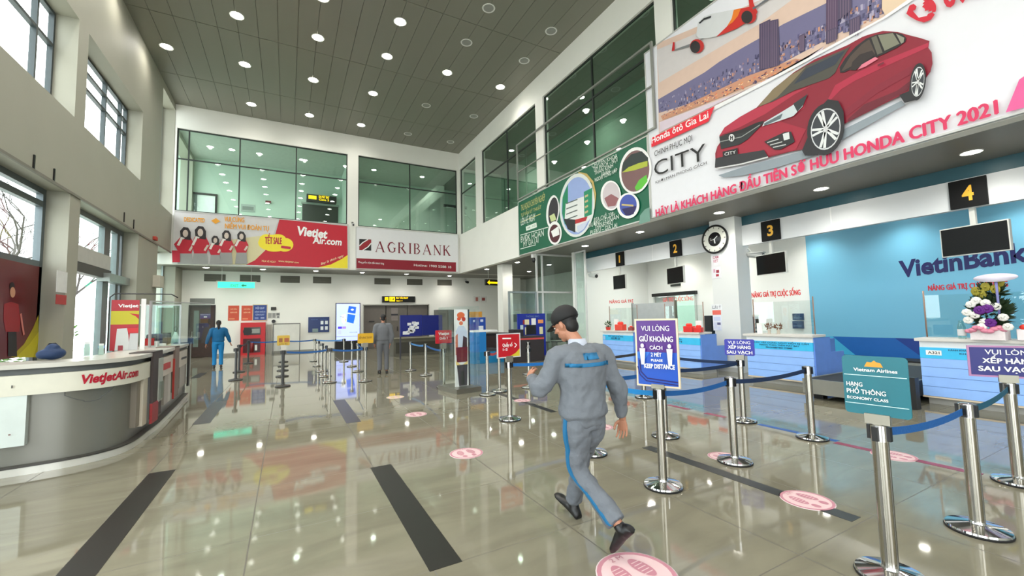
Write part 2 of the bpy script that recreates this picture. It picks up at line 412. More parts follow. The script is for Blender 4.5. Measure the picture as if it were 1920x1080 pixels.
# ---------------------------------------------------------------- downlights
LX=(-3.85,-1.53,.80,3.12,5.45,7.80); LY=(-5.5,-1.8,1.6,4.4,6.6,9.2,11.24,13.08,15.1,17.95,21.22)
EM=M((255,252,240),.5,emit=38); OFF=M((150,150,146),.3,.2)
ord_=['leftmost','second','third','fourth','fifth','rightmost']
def downlight(x,y,z,on,r,label,group,power,wide=130):
    t=thing('downlight',label,'ceiling light',(x,y,z),group=group)
    bm=B(); lathe(bm,[(r,0),(r*1.25,-.012),(r*1.3,0)],n=20); link('trim_ring',bm,M((225,225,222),.3),t,smooth=True)
    bm=B(); lathe(bm,[(0,-.02 if on else -.003),(r*.7,-.015 if on else -.003),(r,-.002)],n=20); link('lens',bm,EM if on else OFF,t,smooth=True)
    if on and power:
        l=bpy.data.lights.new('downlight_lamp','SPOT'); l.energy=power; l.spot_size=R(wide); l.spot_blend=.9; l.shadow_soft_size=.1; l.color=(1,.96,.88)
        lo=bpy.data.objects.new('downlight_lamp',l); COL.objects.link(lo); lo.location=(0,0,-.05); lo.parent=t
    return t
rows=('nearest','second','third','fourth','fifth','sixth','seventh','eighth','ninth','tenth','farthest')
for j,y in enumerate(LY):
    for i,x in enumerate(LX):
        if i==0 and y>20: continue
        on=i<4 or (abs(y-15.1)<.2)
        if y<6: on=True
        downlight(x,y,ZC,on,.16,'%s downlight in the slatted ceiling, %s of the %s row'%('lit' if on else 'unlit',ord_[i],rows[j]),'downlights in the high slatted ceiling',115,150)
spots=['in front of the nearest desk, outside the frame','above desk four near the billboard corner','between desks four and three','in front of desk three','by desk two','by desk one','over the glass office front','over the glass office, farther in','beside the yellow arrow sign','at the right end by the security camera','above the black and yellow doorway sign','above the tall lit screen','above the blue wall board','above the green exit sign','inside the glass office, nearer','inside the glass office, deeper']
for n,(x,y) in enumerate(((10.1,-.3),(10.1,2.34),(10.04,4.56),(9.88,6.85),(9.79,9.54),(9.77,12.28),(9.6,17.2),(9.4,20.2),(8.7,24.1),(6,23.8),(3.56,23.7),(1.27,23.6),(-1.07,23.6),(-3.33,23.6),(11.6,17.5),(12.2,20.5))):
    downlight(x,y,ZS,True,.11,'small lit downlight in the low soffit '+spots[n],'downlights under the gallery',90,150)
for n,y in enumerate((.6,2.6,4.6,6.7,9.3,11.6)):
    downlight(13.7,y,ZS,True,.09,'%s spotlight in the row washing the wall behind the check-in desks'%('nearest','second','third','fourth','fifth','farthest')[n],'spotlights behind the fascia',100)
for n,(x,y) in enumerate(((12.4,12.3),(12.5,9.6),(12.0,6.9))):
    downlight(x,y,ZS,True,.09,'ceiling spotlight above the staff area behind desk %s'%('one','two','three')[n],'spotlights above the staff area',110,165)
for n,(x,y) in enumerate(((-2.6,25),(.6,25),(4.4,25),(7.3,25),(10.4,19),(10.4,13),(10.4,7),(10.4,1))):  # added lamps, put in to brighten the rooms and corridor upstairs
    downlight(x,y,10.45,True,.12,'added ceiling lamp upstairs behind the %s'%('left back window, left lamp','left back window, right lamp','right back window, left lamp','right back window, right lamp','farthest gallery window','window beside the green billboard','window above the car billboard','gallery windows outside the frame')[n],'added lamps upstairs behind the glass',260 if x<9 else 330)
# ================================================================ BILLBOARDS
RED=(200,16,46); YEL=(240,220,40)
def board(name,label,cat,ax,p,u0,u1,z0,z1,bg,frame=(200,200,196),th=.06):
    """flat advertising board on wall plane; ax 0: x=p facing -X, u=Y from far(u1) to near(u0) ; ax 1: y=p facing -Y, u=X"""
    if ax==0: loc=(p,u1,z0); U=(0,-1,0)
    else: loc=(u0,p,z0); U=(1,0,0)
    t=thing(name,label,cat,loc); W=u1-u0; H=z1-z0
    bm=B()
    if ax==0: box(bm,0,th,-W,0,0,H)
    else: box(bm,0,W,0,th,0,H)
    link('panel',bm,M(bg,.4,var=.01),t)
    bm=B(); e=.035
    if ax==0:
        for a in ((-.012,th,-W-e,e,-e,0),(-.012,th,-W-e,e,H,H+e),(-.012,th,0,e,0,H),(-.012,th,-W-e,-W,0,H)): box(bm,*a)
    else:
        for a in ((-e,W+e,-.012,th,-e,0),(-e,W+e,-.012,th,H,H+e),(-e,0,-.012,th,0,H),(W,W+e,-.012,th,0,H)): box(bm,*a)
    link('frame',bm,M(frame,.4,.3),t)
    return t,Art((0,0,0),U,(0,0,1),pix=(ax,p,loc)),W,H
# --- car billboard
X_B=XR-.075
t,A,W,H=board('billboard','large white car advertisement billboard with a red sedan above the check-in desks','billboard',0,X_B,-1.2,8.02,4.24,8.86,(226,226,232))
q=lambda *p:[(1220+x/2.5714,y/2.5714) for x,y in zip(p[::2],p[1::2])]   # crop pixels -> photograph pixels
A.warp=lambda u,v:(u,v+.0044*u*u*max(0,1-v/4.2))
# city picture in the upper band
A.poly(q(30,210, 560,-12, 1290,-12, 1120,105, 320,510, 40,650),(214,186,170),True)
A.poly(q(30,240, 200,170, 560,-12, 700,-12, 520,120, 40,400),(206,200,200),True)
A.poly(q(36,480, 260,350, 330,300, 430,240, 520,190, 640,120, 850,20, 900,-12, 1120,-12, 1130,80, 1010,120, 830,210, 560,350, 350,450, 40,545),(108,104,140),True)
rnd=random.Random(3)
def quadmap(P,u,v):
    a,b,c,d=P; x=(a[0]*(1-u)+b[0]*u)*(1-v)+(d[0]*(1-u)+c[0]*u)*v; y=(a[1]*(1-u)+b[1]*u)*(1-v)+(d[1]*(1-u)+c[1]*u)*v; return x,y
Q=[(40,500),(1115,0),(1118,95),(48,570)]
pal=[(84,80,122),(128,122,160),(70,66,104),(150,120,130),(196,140,110),(100,96,132),(168,160,184),(60,58,92)]
for i in range(520):
    u=rnd.random(); v=rnd.random(); x,y=quadmap(Q,u,v); s_=4+u*8; hh=s_*(.6+rnd.random()*2)
    A.lay=4+(i%12)*.4
    A.poly(q(x,y,x+s_,y-s_*.45,x+s_,y-s_*.45-hh,x,y-hh),rnd.choice(pal),True,up=False)
A.lay=9
A.poly(q(50,560, 230,480, 470,370, 700,290, 760,300, 640,350, 420,440, 240,510, 60,580),(196,140,112),True)
for i in range(150):
    u=rnd.random(); x=60+u*680; y=560-u*265+rnd.uniform(-8,22)*(.6+u); s_=5+u*7
    A.lay=10+i%3; A.poly(q(x,y,x+s_,y-s_*.4,x+s_,y-s_,x,y-s_*.6),rnd.choice([(224,150,96),(120,84,110),(236,196,150),(70,60,96),(214,120,90)]),True,up=False)
A.lay=14
A.poly(q(45,590, 260,510, 470,435, 700,330, 840,235, 820,270, 560,390, 320,505, 45,640),(212,196,208),True)
for tw in ((526,120,580,95,580,330,526,345),(575,105,618,95,625,320,578,335),(850,-12,905,-12,905,190,848,215),(905,-12,972,-12,972,60,905,110),(718,180,746,168,746,250,720,262),(960,110,1015,85,1015,170,962,195),(850,160,905,140,905,200,850,225)):
    A.poly(q(*tw),(76,64,92) if tw[0]!=850 or tw[1]>0 else (82,60,90),True)
    x0,y0,x1,y1=tw[0],tw[1],tw[2],tw[3]
    for k in range(1,5):
        xx=x0+(x1-x0)*k/5; A.stroke(q(xx,y0+(y1-y0)*k/5+6,xx,tw[7]-8),.012,(112,92,116),True,up=False)
A.lay+=1
A.poly(q(1120,-12,1300,-12,1140,98,1120,60),(222,196,168),True); A.poly(q(1215,-8,1260,-12,1240,5,1225,8),(120,20,40),True)
# white field below the picture
A.poly(q(30,660, 320,510, 560,395, 1120,105, 1290,-12, 1325,-12,1150,100, 580,400, 330,525, 32,670),(232,232,234),True)
# airplane
A.poly(q(225,160,232,110,262,82,300,68,345,60,395,50,430,45,470,35,478,60,440,95,400,130,340,170,290,185,240,187,226,175),(206,208,210),True)
A.poly(q(320,180,372,130,395,92,405,50,480,35,475,-12,495,-12,500,20,520,60,495,110,455,118,420,140,360,165),(196,40,34),True)
A.poly(q(372,130,395,92,405,50,440,42,425,80,400,110),(226,120,30),True)
A.poly(q(120,240,190,215,250,190,262,186,240,200,190,228,120,246),(120,122,124),True); A.poly(q(106,248,112,205,120,205,120,246),(190,30,34),True)
A.poly(q(500,50,560,12,600,-12,575,-12,520,28,495,40),(96,98,104),True)
for (cx,cy,rx,ry,rc) in ((228,225,34,34,0),(478,82,38,36,0)):
    pts=[(cx+rx*math.cos(k*.35),cy+ry*math.sin(k*.35)) for k in range(18)]; A.poly([(1220+x/2.5714,y/2.5714) for x,y in pts],(186,36,34),True)
    pts=[(cx-8+rx*.72*math.cos(k*.35),cy+4+ry*.86*math.sin(k*.35)) for k in range(18)]; A.poly([(1220+x/2.5714,y/2.5714) for x,y in pts],(40,36,38),True)
A.poly(q(238,112,262,90,298,78,296,88,262,100,242,118),(40,42,46),True)
# phone mark and number
A.poly(q(1240,90,1255,50,1275,42,1290,55,1285,70,1272,78,1300,112,1340,105,1345,95,1365,88,1378,100,1360,125,1325,137,1290,125,1258,105),RED,True)
for rr in (22,40,58):
    A.stroke([(1220+(1318+rr*math.cos(a_))/2.5714,(72+rr*math.sin(a_)*.9)/2.5714) for a_ in [R(-80+k*14) for k in range(8)]],.045,RED,True)
A.text('0905 123',*A.px([(1773,28),(1995,-45)]),.42,RED,bold=.03)
# red flag and words
A.poly(q(8,668, 315,516, 285,590, 10,712),(226,22,48),True)
A.text('Honda ôtô Gia Lai',*A.px([(1224.5,270),(1331,222)]),.17,(245,245,245),bold=.02)
A.text('CHINH PHỤC MỌI',*A.px([(1230,294),(1301,265)]),.15,(30,30,34))
A.text('CITY',*A.px([(1230,331),(1327,300)]),.40,(16,16,18),bold=-.004)
A.text('KHƠI MÀN PHONG CÁCH',*A.px([(1232,345),(1328,309)]),.07,(30,30,34))
PINK=(214,44,92)
A.text('HÃY LÀ KHÁCH HÀNG ĐẦU TIÊN SỞ HỮU HONDA CITY 2021',*A.px([(1233,407),(1876,238)]),.20,PINK,bold=.05)
A.poly(q(1725,610,1790,450,1820,430,1820,590),(224,90,150),True)
# car: shadow, body, glass, lamps, wheels
A.poly(q(335,850,450,815,720,750,1220,520,1240,540,950,690,800,770,620,820,450,855,360,862),(138,148,156),True)
BODY=(135,16,42)
A.poly(q(322,815,320,745,330,712,345,690,340,660,365,620,440,570,520,527,600,440,700,360,800,300,960,235,1030,198,1060,188,1130,172,1200,180,1260,200,1310,215,1355,232,1350,265,1366,290,1370,345,1360,385,1340,412,1275,470,1215,495,1150,525,950,618,850,690,770,722,740,738,690,745,570,772,450,797),BODY,True)
A.poly(q(340,660,365,620,440,570,520,530,700,455,780,430,700,470,560,560,440,620,350,655),(177,41,67),True)
A.poly(q(800,620,900,430,1010,370,1130,320,1350,240,1350,262,1150,345,1000,410,930,450,880,500,850,590),(172,32,63),True)
A.poly(q(960,600,1040,530,1200,470,1270,420,1250,470,1150,520,960,612),(103,12,35),True)
A.poly(q(940,560,1100,440,1290,340,1270,390,1100,480,950,590),(129,17,43),True)
A.poly(q(330,712,420,690,620,580,770,470,750,540,640,600,760,640,710,740,560,765,440,760,330,775),(159,27,52),True)
A.poly(q(527,525,600,440,690,372,760,330,960,250,975,240,935,300,900,370,870,395,700,450,600,500),(72,70,62),True)
A.poly(q(527,525,600,440,690,372,760,335,700,400,620,480,580,505),(128,112,84),True)
A.poly(q(760,345,950,262,900,330,700,420),(44,52,68),True)
A.poly(q(925,370,922,345,950,300,1000,245,1050,208,1100,190,1180,182,1225,193,1243,212,1240,232,1200,258,1130,290,1010,338,945,370),(28,26,28),True)
A.poly(q(932,360,975,290,1030,235,1065,212,1090,270,1095,292,1000,330,940,362),(74,60,52),True)
A.poly(q(1075,205,1100,195,1130,280,1105,290),(96,92,80),True)
A.poly(q(1108,194,1180,186,1212,240,1140,272),(124,124,106),True); A.poly(q(1195,190,1235,212,1232,235,1220,240),(140,140,124),True)
A.poly(q(985,320,1020,285,1080,268,1095,290,1050,320,1000,362,975,360),(40,30,30),True)
A.poly(q(1010,360,1030,335,1095,300,1110,310,1050,345),(220,120,140),True)
A.poly(q(342,665,450,640,560,600,480,680,440,705,350,725),(36,40,42),True)
A.poly(q(350,660,450,632,520,602,560,592,540,620,450,650),(18,20,22),True)
A.stroke(q(345,690,450,668,540,612),.018,(150,154,150),True)
A.poly(q(560,600,640,555,700,520,770,470,745,530,700,575,620,600,550,620),(196,206,210),True)
A.poly(q(700,515,770,470,750,520,720,555),(40,48,52),True); A.poly(q(560,606,650,560,640,585,560,618),(90,104,110),True)
A.poly(q(560,695,660,650,690,650,708,700,640,735,610,735),(30,32,34),True); A.poly(q(650,660,680,652,684,685,656,692),(210,214,214),True)
for k in range(3): A.stroke(q(575+k*14,700+k*12,630+k*18,684+k*14),.02,(190,190,190),True,up=False)
A.lay+=1
A.poly(q(325,770,360,762,560,735,580,768,450,797,322,815),(42,42,46),True); A.stroke(q(330,818,450,800,580,770),.03,(206,206,206),True)
A.poly(q(360,738,432,722,434,752,362,768),(24,24,28),True); A.text('CITY',*A.px([(1220+370/2.5714,758/2.5714),(1220+424/2.5714,748/2.5714)]),.07,WHT)
pts=[(404+14*math.cos(k*.4),672+18*math.sin(k*.4)) for k in range(16)]; A.poly([(1220+x/2.5714,y/2.5714) for x,y in pts],(225,225,225),True)
A.stroke(q(399,662,399,684),.025,(60,60,60),True); A.stroke(q(409,662,409,684),.025,(60,60,60),True); A.stroke(q(399,673,409,671),.025,(60,60,60),True)
A.stroke(q(1110,345,1140,332),.035,(110,14,40),True)
def wheel(cx,cy,rx,ry,rot,n=10):
    def E(f,fx=1,a0=0,a1=360,nn=26):
        out=[]
        for k in range(nn):
            a=R(a0+(a1-a0)*k/nn); x=rx*f*fx*math.cos(a); y=ry*f*math.sin(a); c_,s_=math.cos(R(rot)),math.sin(R(rot)); out.append((1220+(cx+x*c_-y*s_)/2.5714,(cy+x*s_+y*c_)/2.5714))
        return out
    A.poly(E(1.28),(30,30,34),True); A.poly(E(1.02),(206,208,210),True); A.poly(E(.95),(48,52,58),True)
    for k in range(5):
        for dd in (-9,9):
            a=R(72*k+dd+20); c_,s_=math.cos(R(rot)),math.sin(R(rot))
            x=rx*.93*math.cos(a); y=ry*.93*math.sin(a); x2=rx*.15*math.cos(a); y2=ry*.15*math.sin(a)
            A.stroke([(1220+(cx+x2*c_-y2*s_)/2.5714,(cy+x2*s_+y2*c_)/2.5714),(1220+(cx+x*c_-y*s_)/2.5714,(cy+x*s_+y*c_)/2.5714)],.045*rx/70,(220,222,222),True,up=False)
    A.lay+=1; A.poly(E(.16),(200,200,202),True)
A.poly(q(790,640,800,590,830,540,870,500,920,510,945,560,950,620,930,680,880,745,820,770,760,770,745,745),(30,30,34),True)
A.poly(q(1215,495,1262,478,1272,400,1295,350,1325,352,1345,410,1330,490,1290,525,1240,535),(30,30,34),True)
wheel(860,645,70,100,8); wheel(1306,435,30,72,6)
A.build('artwork',t)
# --- green billboard
t,A,W,H=board('billboard','dark green billboard with white lettering and round picture frames','billboard',0,X_B,8.1,15.42,4.24,6.52,(14,96,68))
GLD=(206,196,120); LW=(226,236,226)
A.text('THU HOẠCH CHUYÊN NGHIỆP',*A.px([(977,396),(1022,375)]),.26,GLD)
A.text('TƯ VẤN KỸ THUẬT',*A.px([(977,407),(1015,391)]),.14,GLD); A.stroke([(976,417),(1014,401)],.03,GLD,True)
A.text('LIÊN HỆ NGAY',*A.px([(977,423),(1004,413)]),.30,LW)
A.poly([(986,425),(1006,417),(1007,426),(987,433)],LW,True); A.text('QR : 123',*A.px([(989,430),(1004,424)]),.08,(40,90,70))
A.stroke([(976,441),(1028,426)],.03,LW,True)
A.text('BVĐK HOÀN',*A.px([(977,455),(1020,442)]),.26,LW); A.text('MỸ GIA LAI',*A.px([(982,463),(1010,455)]),.22,LW); A.stroke([(976,467),(1005,459)],.03,LW,True)
def pell(cx,cy,rx,ry,c,rot=0,pix=True):
    pts=[]
    for k in range(34):
        a=R(k*360/34); x=rx*math.cos(a); y=ry*math.sin(a); ca,sa=math.cos(R(rot)),math.sin(R(rot)); pts.append((cx+x*ca-y*sa,cy+x*sa+y*ca))
    A.poly(pts,c,True)
A.lay+=2
A.stroke([(1085,325),(1100,328),(1112,342),(1117,365),(1114,392)],.09,(196,170,96),True)
pell(1037,397,12,31,WHT,5); pell(1038,397,9,27,(46,40,48),5); A.poly([(1031,405),(1040,400),(1044,412),(1034,416)],(200,210,150),True)
pell(1041,437,13,22,WHT); pell(1041,438,10,17,(80,26,40)); A.poly([(1034,434),(1048,424),(1050,440),(1038,445)],WHT,True)
pell(1083,385,33,60,(220,224,220),4); pell(1083,386,29,54,(150,170,220),4)
A.poly([(1056,370),(1066,345),(1066,425),(1060,420),(1055,400)],(22,130,90),True)
A.poly([(1062,382),(1085,372),(1104,366),(1112,362),(1111,405),(1098,424),(1085,436),(1068,428),(1060,410)],(226,228,226),True)
A.poly([(1096,360),(1112,352),(1111,402),(1097,408)],(24,136,96),True)
for yy in (378,388,398,408): A.stroke([(1063,yy+4),(1084,yy-4)],.04,(90,100,98),True,up=False); A.stroke([(1098,yy-9),(1104,yy-12)],.07,(190,176,130),True,up=False)
A.lay+=1
A.poly([(1058,410),(1080,412),(1080,436),(1066,430)],(34,34,38),True); A.poly([(1080,412),(1103,406),(1100,414),(1080,420)],(180,34,40),True); A.poly([(1083,424),(1105,414),(1096,430),(1085,437)],(200,208,226),True)
pell(1193,320,30,44,WHT,8); pell(1193,321,26,39,(122,88,88),8); A.poly([(1170,305),(1185,290),(1205,284),(1217,296),(1217,312),(1190,316),(1168,322)],(40,52,50),True)
A.poly([(1168,324),(1180,314),(1200,306),(1216,302),(1216,312),(1190,320)],(176,186,60),True); A.poly([(1192,352),(1200,338),(1214,328),(1216,340),(1205,354),(1195,358)],(96,190,60),True)
pell(1147,367,19,28,WHT); pell(1148,367,16,25,(206,196,200)); A.poly([(1135,372),(1148,364),(1162,372),(1156,386),(1142,388)],(150,96,100),True)
pell(1180,386,21,24,WHT,5); pell(1180,385,16,20,(66,84,170),5); A.poly([(1168,392),(1196,386),(1190,402),(1176,405)],(40,30,86),True); A.stroke([(1168,384),(1190,386)],.05,(200,180,120),True)
for k,(a_,b_) in enumerate((((1112,315),(1160,296)),((1115,322),(1160,303)),((1117,329),(1152,314)),((1130,332),(1146,325)),((1118,342),(1160,323)))):
    A.text(('CHUYÊN KHOA','TIM MẠCH – NỘI','THẦN KINH','SẢN NHI','NGOẠI TỔNG HỢP')[k],*A.px([a_,b_]),.13,LW)
for k,(a_,b_) in enumerate((((1116,417),(1153,405)),((1106,427),(1163,410)),((1118,430),(1152,421)),((1110,440),(1160,426)))):
    A.text(('ĐỊA CHỈ: 238','ĐƯỜNG LÊ DUẨN','THÀNH PHỐ','PLEIKU – GIA LAI')[k],*A.px([a_,b_]),.13,LW)
A.poly([(1201,421),(1203,404),(1212,393),(1221,389),(1222,415)],(110,150,136),True)
A.build('artwork',t)
# --- empty steel frame in front of the gallery glass
t=thing('steel_frame','empty slim steel billboard frame standing in front of the gallery windows','frame',(XR-.12,11.5,6.6))
bm=B()
for y in (-3.75,3.85): box(bm,-.03,.03,y-.03,y+.03,0,2.45)
box(bm,-.03,.03,-3.72,3.82,2.39,2.45); box(bm,-.03,.03,-3.72,3.82,0,.05); 
link('outer_frame',bm,M((150,152,146),.4,.5),t); boxo('middle_rail',(-.015,.015,-3.72,3.82,1.2,1.24),M((150,152,146),.4,.5),t)
# --- airline billboard on back wall
Y_B=YB-.07
t,A,W,H=board('billboard','airline billboard with crew in red tops, left part grey, right part red','billboard',1,Y_B,-4.34,2.68,4.26,6.5,(190,188,188))
A.poly([(325,398),(523,410),(515,432),(500,470),(462,496),(325,494)],(206,204,204),True)
A.poly([(430,450),(505,440),(510,470),(480,497),(430,497)],(212,204,160),True)
A.poly([(524,411),(651,424),(652,505),(460,497),(478,488),(505,462),(516,440)],(190,10,40),True)
A.poly([(652,478),(652,505),(590,503),(620,496),(640,486)],YEL,True)
pell2=lambda cx,cy,rx,ry,c,n=22:A.poly([(cx+rx*math.cos(k*2*math.pi/n),cy+ry*math.sin(k*2*math.pi/n)) for k in range(n)],c,True)
for cx,cy,rx,ry in ((508,455,24,15),(534,459,16,13),(500,450,14,11),(520,448,16,9),(515,464,20,8)): pell2(cx,cy,rx,ry,YEL)
A.text('TẾT SALE',*A.px([(497,457),(528,458)]),.32,(176,20,50),bold=.03); A.stroke([(527,463),(545,465)],.12,(190,20,60),True)
A.text('Vietjet',*A.px([(555,440),(613,447)]),.42,WHT,bold=.04,slant=.12); A.text('Air.com',*A.px([(586,456),(640,460)]),.33,WHT,bold=.03,slant=.12)
OR=(232,160,40)
A.text('DEDICATED',*A.px([(345,415),(384,417)]),.18,OR,bold=.03); A.poly([(396,414),(405,409),(413,415),(404,420)],OR,True)
A.text('VUI CÙNG',*A.px([(421,415),(458,417)]),.22,OR,bold=.03); A.text('NIỀM VUI ĐOÀN TỤ',*A.px([(422,428),(504,433)]),.22,OR,bold=.03)
A.text('MUA VÉ NGAY',*A.px([(491,491),(517,493)]),.09,(232,220,160)); A.text('www.vietjetair.com',*A.px([(522,491),(560,494)]),.10,(232,220,160))
A.text('Bay là thích ngay',*A.px([(602,497),(644,481)]),.12,(245,235,190))
SK=(206,190,178); HR=(34,26,28); GS=(150,150,148)
for cx,top,s_,bend in ((348,428,1.25,-4),(376,426,1.3,2),(404,444,.9,-2),(425,434,1.05,0),(453,436,1.0,0)):
    b=495
    A.poly([(cx-9*s_,top+34*s_),(cx+9*s_,top+34*s_),(cx+11*s_,b),(cx-12*s_,b)],GS,True)
    A.poly([(cx-8*s_,top+14*s_),(cx+8*s_,top+14*s_),(cx+13*s_,top+24*s_),(cx+9*s_,top+38*s_),(cx-9*s_,top+38*s_),(cx-14*s_+bend,top+24*s_)],(186,16,44),True)
    A.poly([(cx-7*s_,top+16*s_),(cx-8*s_,top+4*s_),(cx-3*s_,top-2),(cx+4*s_,top-1),(cx+8*s_,top+6*s_),(cx+8*s_,top+18*s_)],HR,True)
    pell2(cx,top+8*s_,4*s_,5.5*s_,SK)
    A.stroke([(cx-11*s_,top+26*s_),(cx-5*s_,top+14*s_),(cx-2*s_,top+16*s_)],.09,(226,222,216),True); A.stroke([(cx+11*s_,top+26*s_),(cx+6*s_,top+34*s_)],.08,SK,True)
A.poly([(323,470),(338,470),(338,492),(324,492)],(176,16,44),True)
A.build('artwork',t)
# --- bank board
t,A,W,H=board('billboard','white bank name board with dark red band below, under the right back window','sign board',1,Y_B,3.1,8.66,4.28,6.42,(228,228,230))
A.poly([(668,484),(855,492),(855,510),(668,505)],(140,10,36),True)
DR=(122,16,40)
A.poly([(673.5,448),(696,449),(696,470),(673.5,469)],(30,26,28),True)
A.poly([(674,469),(674,462),(690,449),(696,450),(696,456),(680,469)],(150,24,36),True)
A.stroke([(674,461),(680,455),(690,449)],.05,WHT,True); A.stroke([(680,469.5),(690,463),(696,456)],.05,WHT,True)
# serif letters drawn as thick and thin strokes, with small feet
SER={'A':[((0,0),(.42,1),.05),((.42,1),(.85,0),.14),((.18,.35),(.66,.35),.05),((-.08,0),(.12,0),.05),((.7,0),(1,0),.05)],
'G':[((.85,.8),(.6,.98),.06),((.6,.98),(.3,.92),.1),((.3,.92),(.08,.55),.14),((.08,.55),(.3,.08),.14),((.3,.08),(.62,.02),.08),((.62,.02),(.84,.15),.08),((.84,.45),(.84,.1),.12),((.66,.45),(.98,.45),.05)],
'R':[((.12,0),(.12,1),.14),((0,0),(.28,0),.05),((0,1),(.5,1),.05),((.5,1),(.72,.78),.1),((.72,.78),(.5,.52),.1),((.5,.52),(.12,.52),.05),((.4,.52),(.9,0),.14),((.75,0),(1,0),.05)],
'I':[((.2,0),(.2,1),.14),((.05,0),(.35,0),.05),((.05,1),(.35,1),.05)],
'B':[((.12,0),(.12,1),.14),((0,0),(.5,0),.05),((0,1),(.5,1),.05),((.5,1),(.7,.78),.1),((.7,.78),(.48,.53),.1),((.12,.53),(.5,.53),.05),((.5,.53),(.8,.28),.1),((.8,.28),(.5,0),.1)],
'N':[((.12,0),(.12,1),.05),((.1,1),(.85,0),.14),((.85,0),(.85,1),.05),((0,0),(.24,0),.05),((.72,1),(1,1),.05)],
'K':[((.12,0),(.12,1),.14),((0,0),(.28,0),.05),((0,1),(.28,1),.05),((.75,1),(.15,.45),.06),((.35,.6),(.85,0),.14),((.65,1),(.9,1),.05),((.7,0),(1,0),.05)]}
x0,y0=A.px([(705,472)])[0]; x1,y1=A.px([(845,481)])[0]
wd=[1,1,.95,.4,.9,1,1,.95]; tot=sum(wd)+.25*7; u=(x1-x0)/tot; x=x0; hh=.56
for ch,wv in zip('AGRIBANK',wd):
    for a_,b_,tk in SER[ch]: A.stroke([(x+a_[0]*u*wv if ch!='I' else x+a_[0]*u,y0+a_[1]*hh),(x+b_[0]*u*wv if ch!='I' else x+b_[0]*u,y0+b_[1]*hh)],tk*.55,DR,up=False)
    x+=(wv+.25)*u
A.lay+=1
A.text('Mang phồn thịnh đến khách hàng',*A.px([(672,493),(720,496)]),.10,WHT); A.text('Hotline: 1900 5588 18',*A.px([(776,499),(846,503)]),.13,WHT)
A.build('artwork',t)
# small cctv on the white pilaster between the two boards
def cctv(loc,rz,label,parentless=True,s=1,col=(225,225,222)):
    t=thing('security_camera',label,'security camera',loc,rz)
    bm=B(); box(bm,-.05*s,.05*s,0,.03*s,-.05*s,.05*s); tube(bm,[(0,.0,0),(0,-.08*s,-.03*s),(0,-.1*s,-.09*s)],.014*s); link('bracket',bm,M((210,210,206),.4),t)
    bm=B(); tube(bm,[(0,-.06*s,-.12*s),(0,-.30*s,-.17*s)],[.05*s,.055*s],n=12); box(bm,-.06*s,.06*s,-.33*s,-.05*s,-.115*s,-.10*s); link('housing',bm,M(col,.4),t)
    bm=B(); tube(bm,[(0,-.30*s,-.17*s),(0,-.315*s,-.173*s)],.045*s,n=12); link('lens',bm,BLACK,t)
    return t
h=ray_hit((661,418),1,YB); cctv((h.x,YB-.0,h.z),0,'small camera on the white pilaster between the two back billboards')
h=ray_hit((873,527),1,YL); cctv((h.x,YL,h.z+.1),0,'black security camera on the lower back wall right of the grilles',col=(30,30,32),s=1.3)

# ================================================================ RIGHT SIDE: FASCIA, DESKS, RECESS
XF=10.9
FAS=M((218,220,222),.45,var=.015,scale=1)
bm=B(); box(bm,XF,XF+.12,YR,13.7,3.4,3.95); tag(link('trim_2',bm,FAS),kind='structure')
tag(boxo('trim_3',(XF+.02,XF+.1,YR,13.7,3.95,4.2),M((40,84,96),.4)),kind='structure')
bm=B()
for y in (10.1,4.8,-.5): box(bm,XF-.004,XF+.002,y-.012,y+.012,3.405,3.945)
tag(link('trim_4',bm,M((240,240,240),.4)),kind='structure')
# panels on the recess wall: teal bank panel, blue graphic
t=thing('wall_panel','tall teal wall panel with a dark blue bank name behind the check-in desks','wall panel',(XW-.06,7.05,0))
boxo('panel',(0,.05,-13.2,0,.82,4.19),M((112,182,214),.35,var=.01,scale=1),t)
A=Art((0,0,0),(0,-1,0),(0,0,1),pix=(0,XW-.06,(XW-.06,7.05,0)))
A.poly([(0,0),(0,.82),(4.2,.82),(13,.82),(13,0)],(14,96,176)); A.poly([(0,0),(0,.82),(.55,.82),(1.4,0)],(60,170,214)); A.poly([(2.0,.82),(13,.82),(13,0),(2.9,0)],(18,58,140))
boxo('lower_panel',(0,.05,-13.2,0,0,.82),M((14,96,176),.35),t)
NB=(24,28,92)
A.text('VietinBank',*A.px([(1687,520),(1932,488)]),.42,NB,bold=.035)
A.build('lettering',t)
A=Art((0,0,0),(0,-1,0),(0,0,1),pix=(0,XW-.06,(XW-.06,7.05,0)),off=.004)
A.text('NÂNG GIÁ TRỊ CUỘC SỐNG',*A.px([(1741,545),(1890,537)]),.13,(206,40,60),bold=.04)
A.build('slogan',t)
# red words on the plain walls
def wallwords(name,label,ax,p,words,a,b,h,c=(220,60,60)):
    hA=ray_hit(a,ax,p); t=thing(name,label,'lettering',(hA.x,hA.y,hA.z))
    if ax==0: t.location.x=p
    else: t.location.y=p
    A=Art((0,0,0),(0,-1,0) if ax==0 else (1,0,0),(0,0,1),pix=(ax,p,tuple(t.location)),off=.002)
    A.text(words,*A.px([a,b]),h,c,bold=.04); A.build('letters',t)
wallwords('wall_lettering','red words on the white side wall above desk one',1,13.7,'NÂNG GIÁ TRỊ',(1143,569),(1187,567),.13)
wallwords('wall_lettering','red words on the grey wall above desk three',0,XW,'NÂNG GIÁ TRỊ CUỘC SỐNG',(1410,558),(1501,553),.17)
wallwords('wall_lettering','pale red words over the glazed door behind desk two',0,XW-.12,'GIÁ TRỊ CUỘC SỐNG',(1243,566),(1300,563),.16,(226,110,110))
